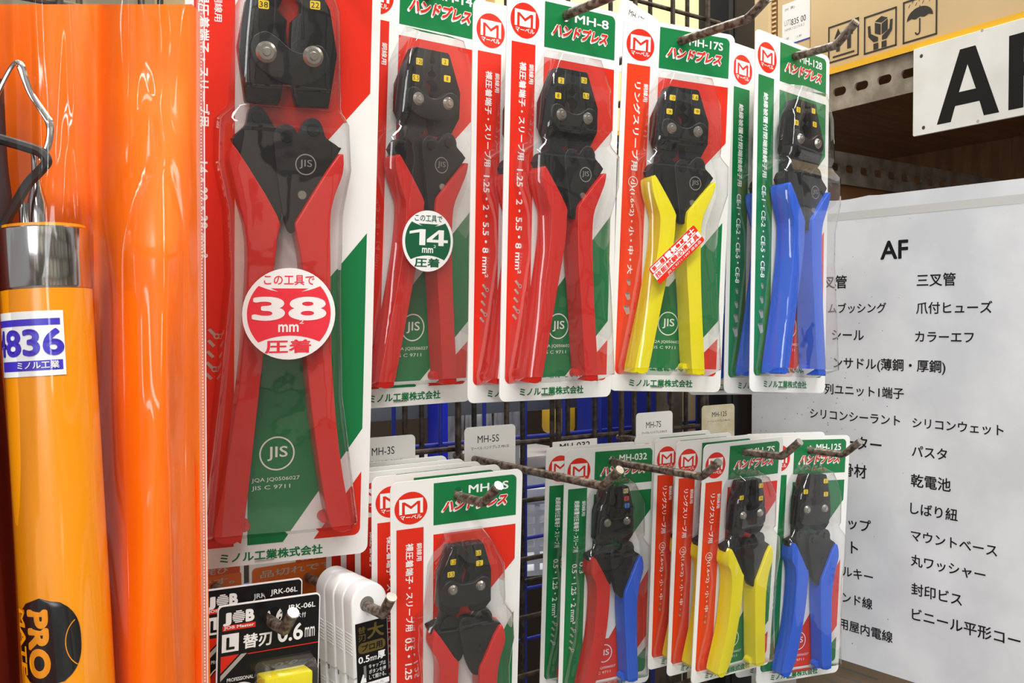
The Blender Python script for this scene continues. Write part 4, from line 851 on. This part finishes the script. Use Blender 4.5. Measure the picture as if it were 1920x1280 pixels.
    for c_ in (arc(0, 0, 1, -62, 62, 12),):
        L = [cyl(s0 + .017 - .0075 * x, hc - .001 + .0105 * y, 1) for x, y in c_]; mb.tube(L, .0002, TUBE, 6)
    tag(mb.build('round_emblem', t, True), 'black oval emblem with amber lettering')
pole()
CREASE = [(122, 102, -40, 300, .0016, 7), (134, 156, -40, 270, .0016, 7), (150, 174, 10, 195, .0013, 7), (240, 244, 25, 140, .0012, 6), (290, 306, 15, 60, .0015, 8), (272, 254, 165, 260, .0020, 9), (280, 316, 165, 280, .0020, 9), (339, 330, 50, 170, .0012, 6), (24, 24, -40, 110, .0014, 6), (74, 84, 150, 330, .0015, 7), (128, 118, 225, 420, .0018, 7), (132, 148, 230, 370, .0016, 7), (262, 266, 570, 830, .0016, 8), (300, 306, 570, 860, .0016, 8), (284, 300, 760, 880, .0014, 7), (268, 268, 930, 1280, .0014, 8), (314, 328, 930, 1280, .0014, 8), (66, 74, 1000, 1300, .0008, 6)]
def clear_bag():
    nx, ny = 230, 100; vs = []; fs = []
    for j in range(ny + 1):
        py = -60 + 1450 * j / ny
        for i in range(nx + 1):
            px = -210 + (588 + .02 * max(0, py - 250) * .5) * i / nx; x = px - .045 * max(0, py - 545)
            d = .434 - .040 * (gauss(x, 88, 120)) * (1 if py > 380 else .6 + .4 * max(0, py) / 380)
            e = max(0, min(1, (px - 180) / 195)); am = min(1, .35 + max(0, py - 150) / 500)
            d = min(d, .462 - .046 * am * (math.sin(math.pi * e) ** .6 if 0 < e < 1 else 0) if px > 180 else 9, .455) 
            if px > 350: d += (px - 350) / 30 * .006
            d += .0035 * noise.noise(Vector((px * .02, py * .0035, 9))) - .002
            d -= .0030 * gauss(x, 66 + 8 * math.sin(py * .006), 9) * (1 if py < 520 else .3) + .0028 * gauss(px, 130 + 25 * py / 500, 8) * (1 if py < 430 else 0.2) + .002 * gauss(px, 243, 7) * (py < 330) + .002 * gauss(px, 300 + .02 * py, 10)
            for c0, c1, y0, y1, am2, wd in CREASE:
                if y0 - 40 < py < y1 + 40:
                    t = (py - y0) / (y1 - y0); fade = max(0, min(1, min((py - y0 + 40) / 60, (y1 + 40 - py) / 60)))
                    d -= am2 * 1.15 * fade * gauss(px, c0 + (c1 - c0) * t, wd * 1.5)
            vs.append(at_depth(px, py, d))
    W_ = nx + 1
    for j in range(ny):
        for i in range(nx): a = j * W_ + i; fs.append((a, a + W_, a + W_ + 1, a + 1))
    mb = MB(); mb.add(vs, fs, BAG); o = mb.build('clear_bag', None, True, 180); tag(o, 'clear plastic bag over the orange case and amber pole', 'bag')
    SEAM = film('seam_film', (.93, .92, .92), .15, 1.5, haze=.16); m = MB(); A = []; n = 120
    for j in range(n + 1):
        py = -60 + 1450 * j / n; sh = .01 * max(0, py - 250)
        a = at_depth(368 + sh, py, .461); b = at_depth(384 + sh * .6, py, .463); A += [a, b]
    m.add(A, [(2 * j, 2 * j + 1, 2 * j + 3, 2 * j + 2) for j in range(n)], SEAM)
    WS = mat('seam_weld', (226, 220, 218), .35)
    for j in range(0, n * 2):
        py = -60 + 1450 * j / (n * 2); sh = .01 * max(0, py - 250); a = at_depth(377 + sh * .7, py, .4605); b = at_depth(377 + sh * .7, py + 2.4, .4605); m.tube([a, b], .0003, WS, 5)
    m.tube([at_depth(383 + .006 * max(0, py - 250), py, .462) for py in range(-60, 1400, 40)], .00028, WS, 5)
    tag(m.build('seam', o), 'welded seam along the bag edge')
clear_bag()
simple_strap = MB(); simple_strap.tube(spline([at_depth(-14, 150, .443), at_depth(-6, 300, .441), at_depth(4, 400, .440), at_depth(-4, 520, .442)], 5), .0045, BLKC, 10)
tag(simple_strap.build('strap'), 'black strap end at the left edge beside the chrome collar', 'strap')
def shade_roll():  # added roll: blocks light from the left, its maroon stands in for shade
    mb = MB(); MAR = mat('maroon_shade', (96, 24, 12), .5, spec=.2, var=(84, 20, 10), scale=6, bump=.1)
    mb.tube(spline([at_depth(-225, -60, .42), at_depth(-172, 400, .420), at_depth(-128, 800, .419), at_depth(-98, 1400, .415)], 10), .0285, MAR, 40)
    tag(mb.build('added_roll', None, True, 60), 'dark maroon vinyl roll at the lower left edge, left of the amber pole', 'roll')
shade_roll()
# ------------------------------------------------------------------ room
FLO = mat('concrete_floor', (140, 138, 132), .6, var=(125, 122, 116), scale=3); WAL = mat('warehouse_wall', (236, 226, 196), .7)
mb = MB(); mb.box((-4, -5, -.05), (6, 5, 0), FLO); tag(mb.build('floor'), 'grey concrete floor', kind='structure')
mb = MB(); mb.box((-4, 4.9, 0), (6, 5, 3.6), WAL); tag(mb.build('wall_back'), 'cream warehouse wall', kind='structure')
def add_reflection_wall():  # unseen patterned wall added to give chrome and blisters something to reflect
    m = mat('reflection_blocks', (205, 200, 190), .8); nt = m.node_tree; b = nt.nodes['Principled BSDF']
    tc = nt.nodes.new('ShaderNodeTexCoord'); br = nt.nodes.new('ShaderNodeTexBrick'); br.inputs['Scale'].default_value = 1.0; br.inputs['Brick Width'].default_value = .55; br.inputs['Row Height'].default_value = .62; br.inputs['Mortar Size'].default_value = .05
    br.inputs['Color1'].default_value = lin((226, 220, 206)); br.inputs['Color2'].default_value = lin((70, 66, 62)); br.inputs['Mortar'].default_value = lin((34, 38, 48)); br.offset = .37
    sp = nt.nodes.new('ShaderNodeSeparateXYZ'); cb = nt.nodes.new('ShaderNodeCombineXYZ'); nt.links.new(tc.outputs['Object'], sp.inputs[0]); nt.links.new(sp.outputs[0], cb.inputs[0]); nt.links.new(sp.outputs[2], cb.inputs[1])
    nt.links.new(cb.outputs[0], br.inputs['Vector']); nt.links.new(br.outputs['Color'], b.inputs['Base Color'])
    mb = MB(); mb.box((-4, -3.1, 0), (6, -3.0, 2.4), m); tag(mb.build('reflection_wall'), 'stocked racking across the aisle', kind='structure')
add_reflection_wall()
CEI = mat('ceiling_grey', (190, 190, 188), .8)
mb = MB(); mb.box((-4, -5, 3.6), (6, 5, 3.65), CEI); tag(mb.build('ceiling'), 'grey warehouse ceiling', kind='structure')
bpy.data.objects.remove(_to)
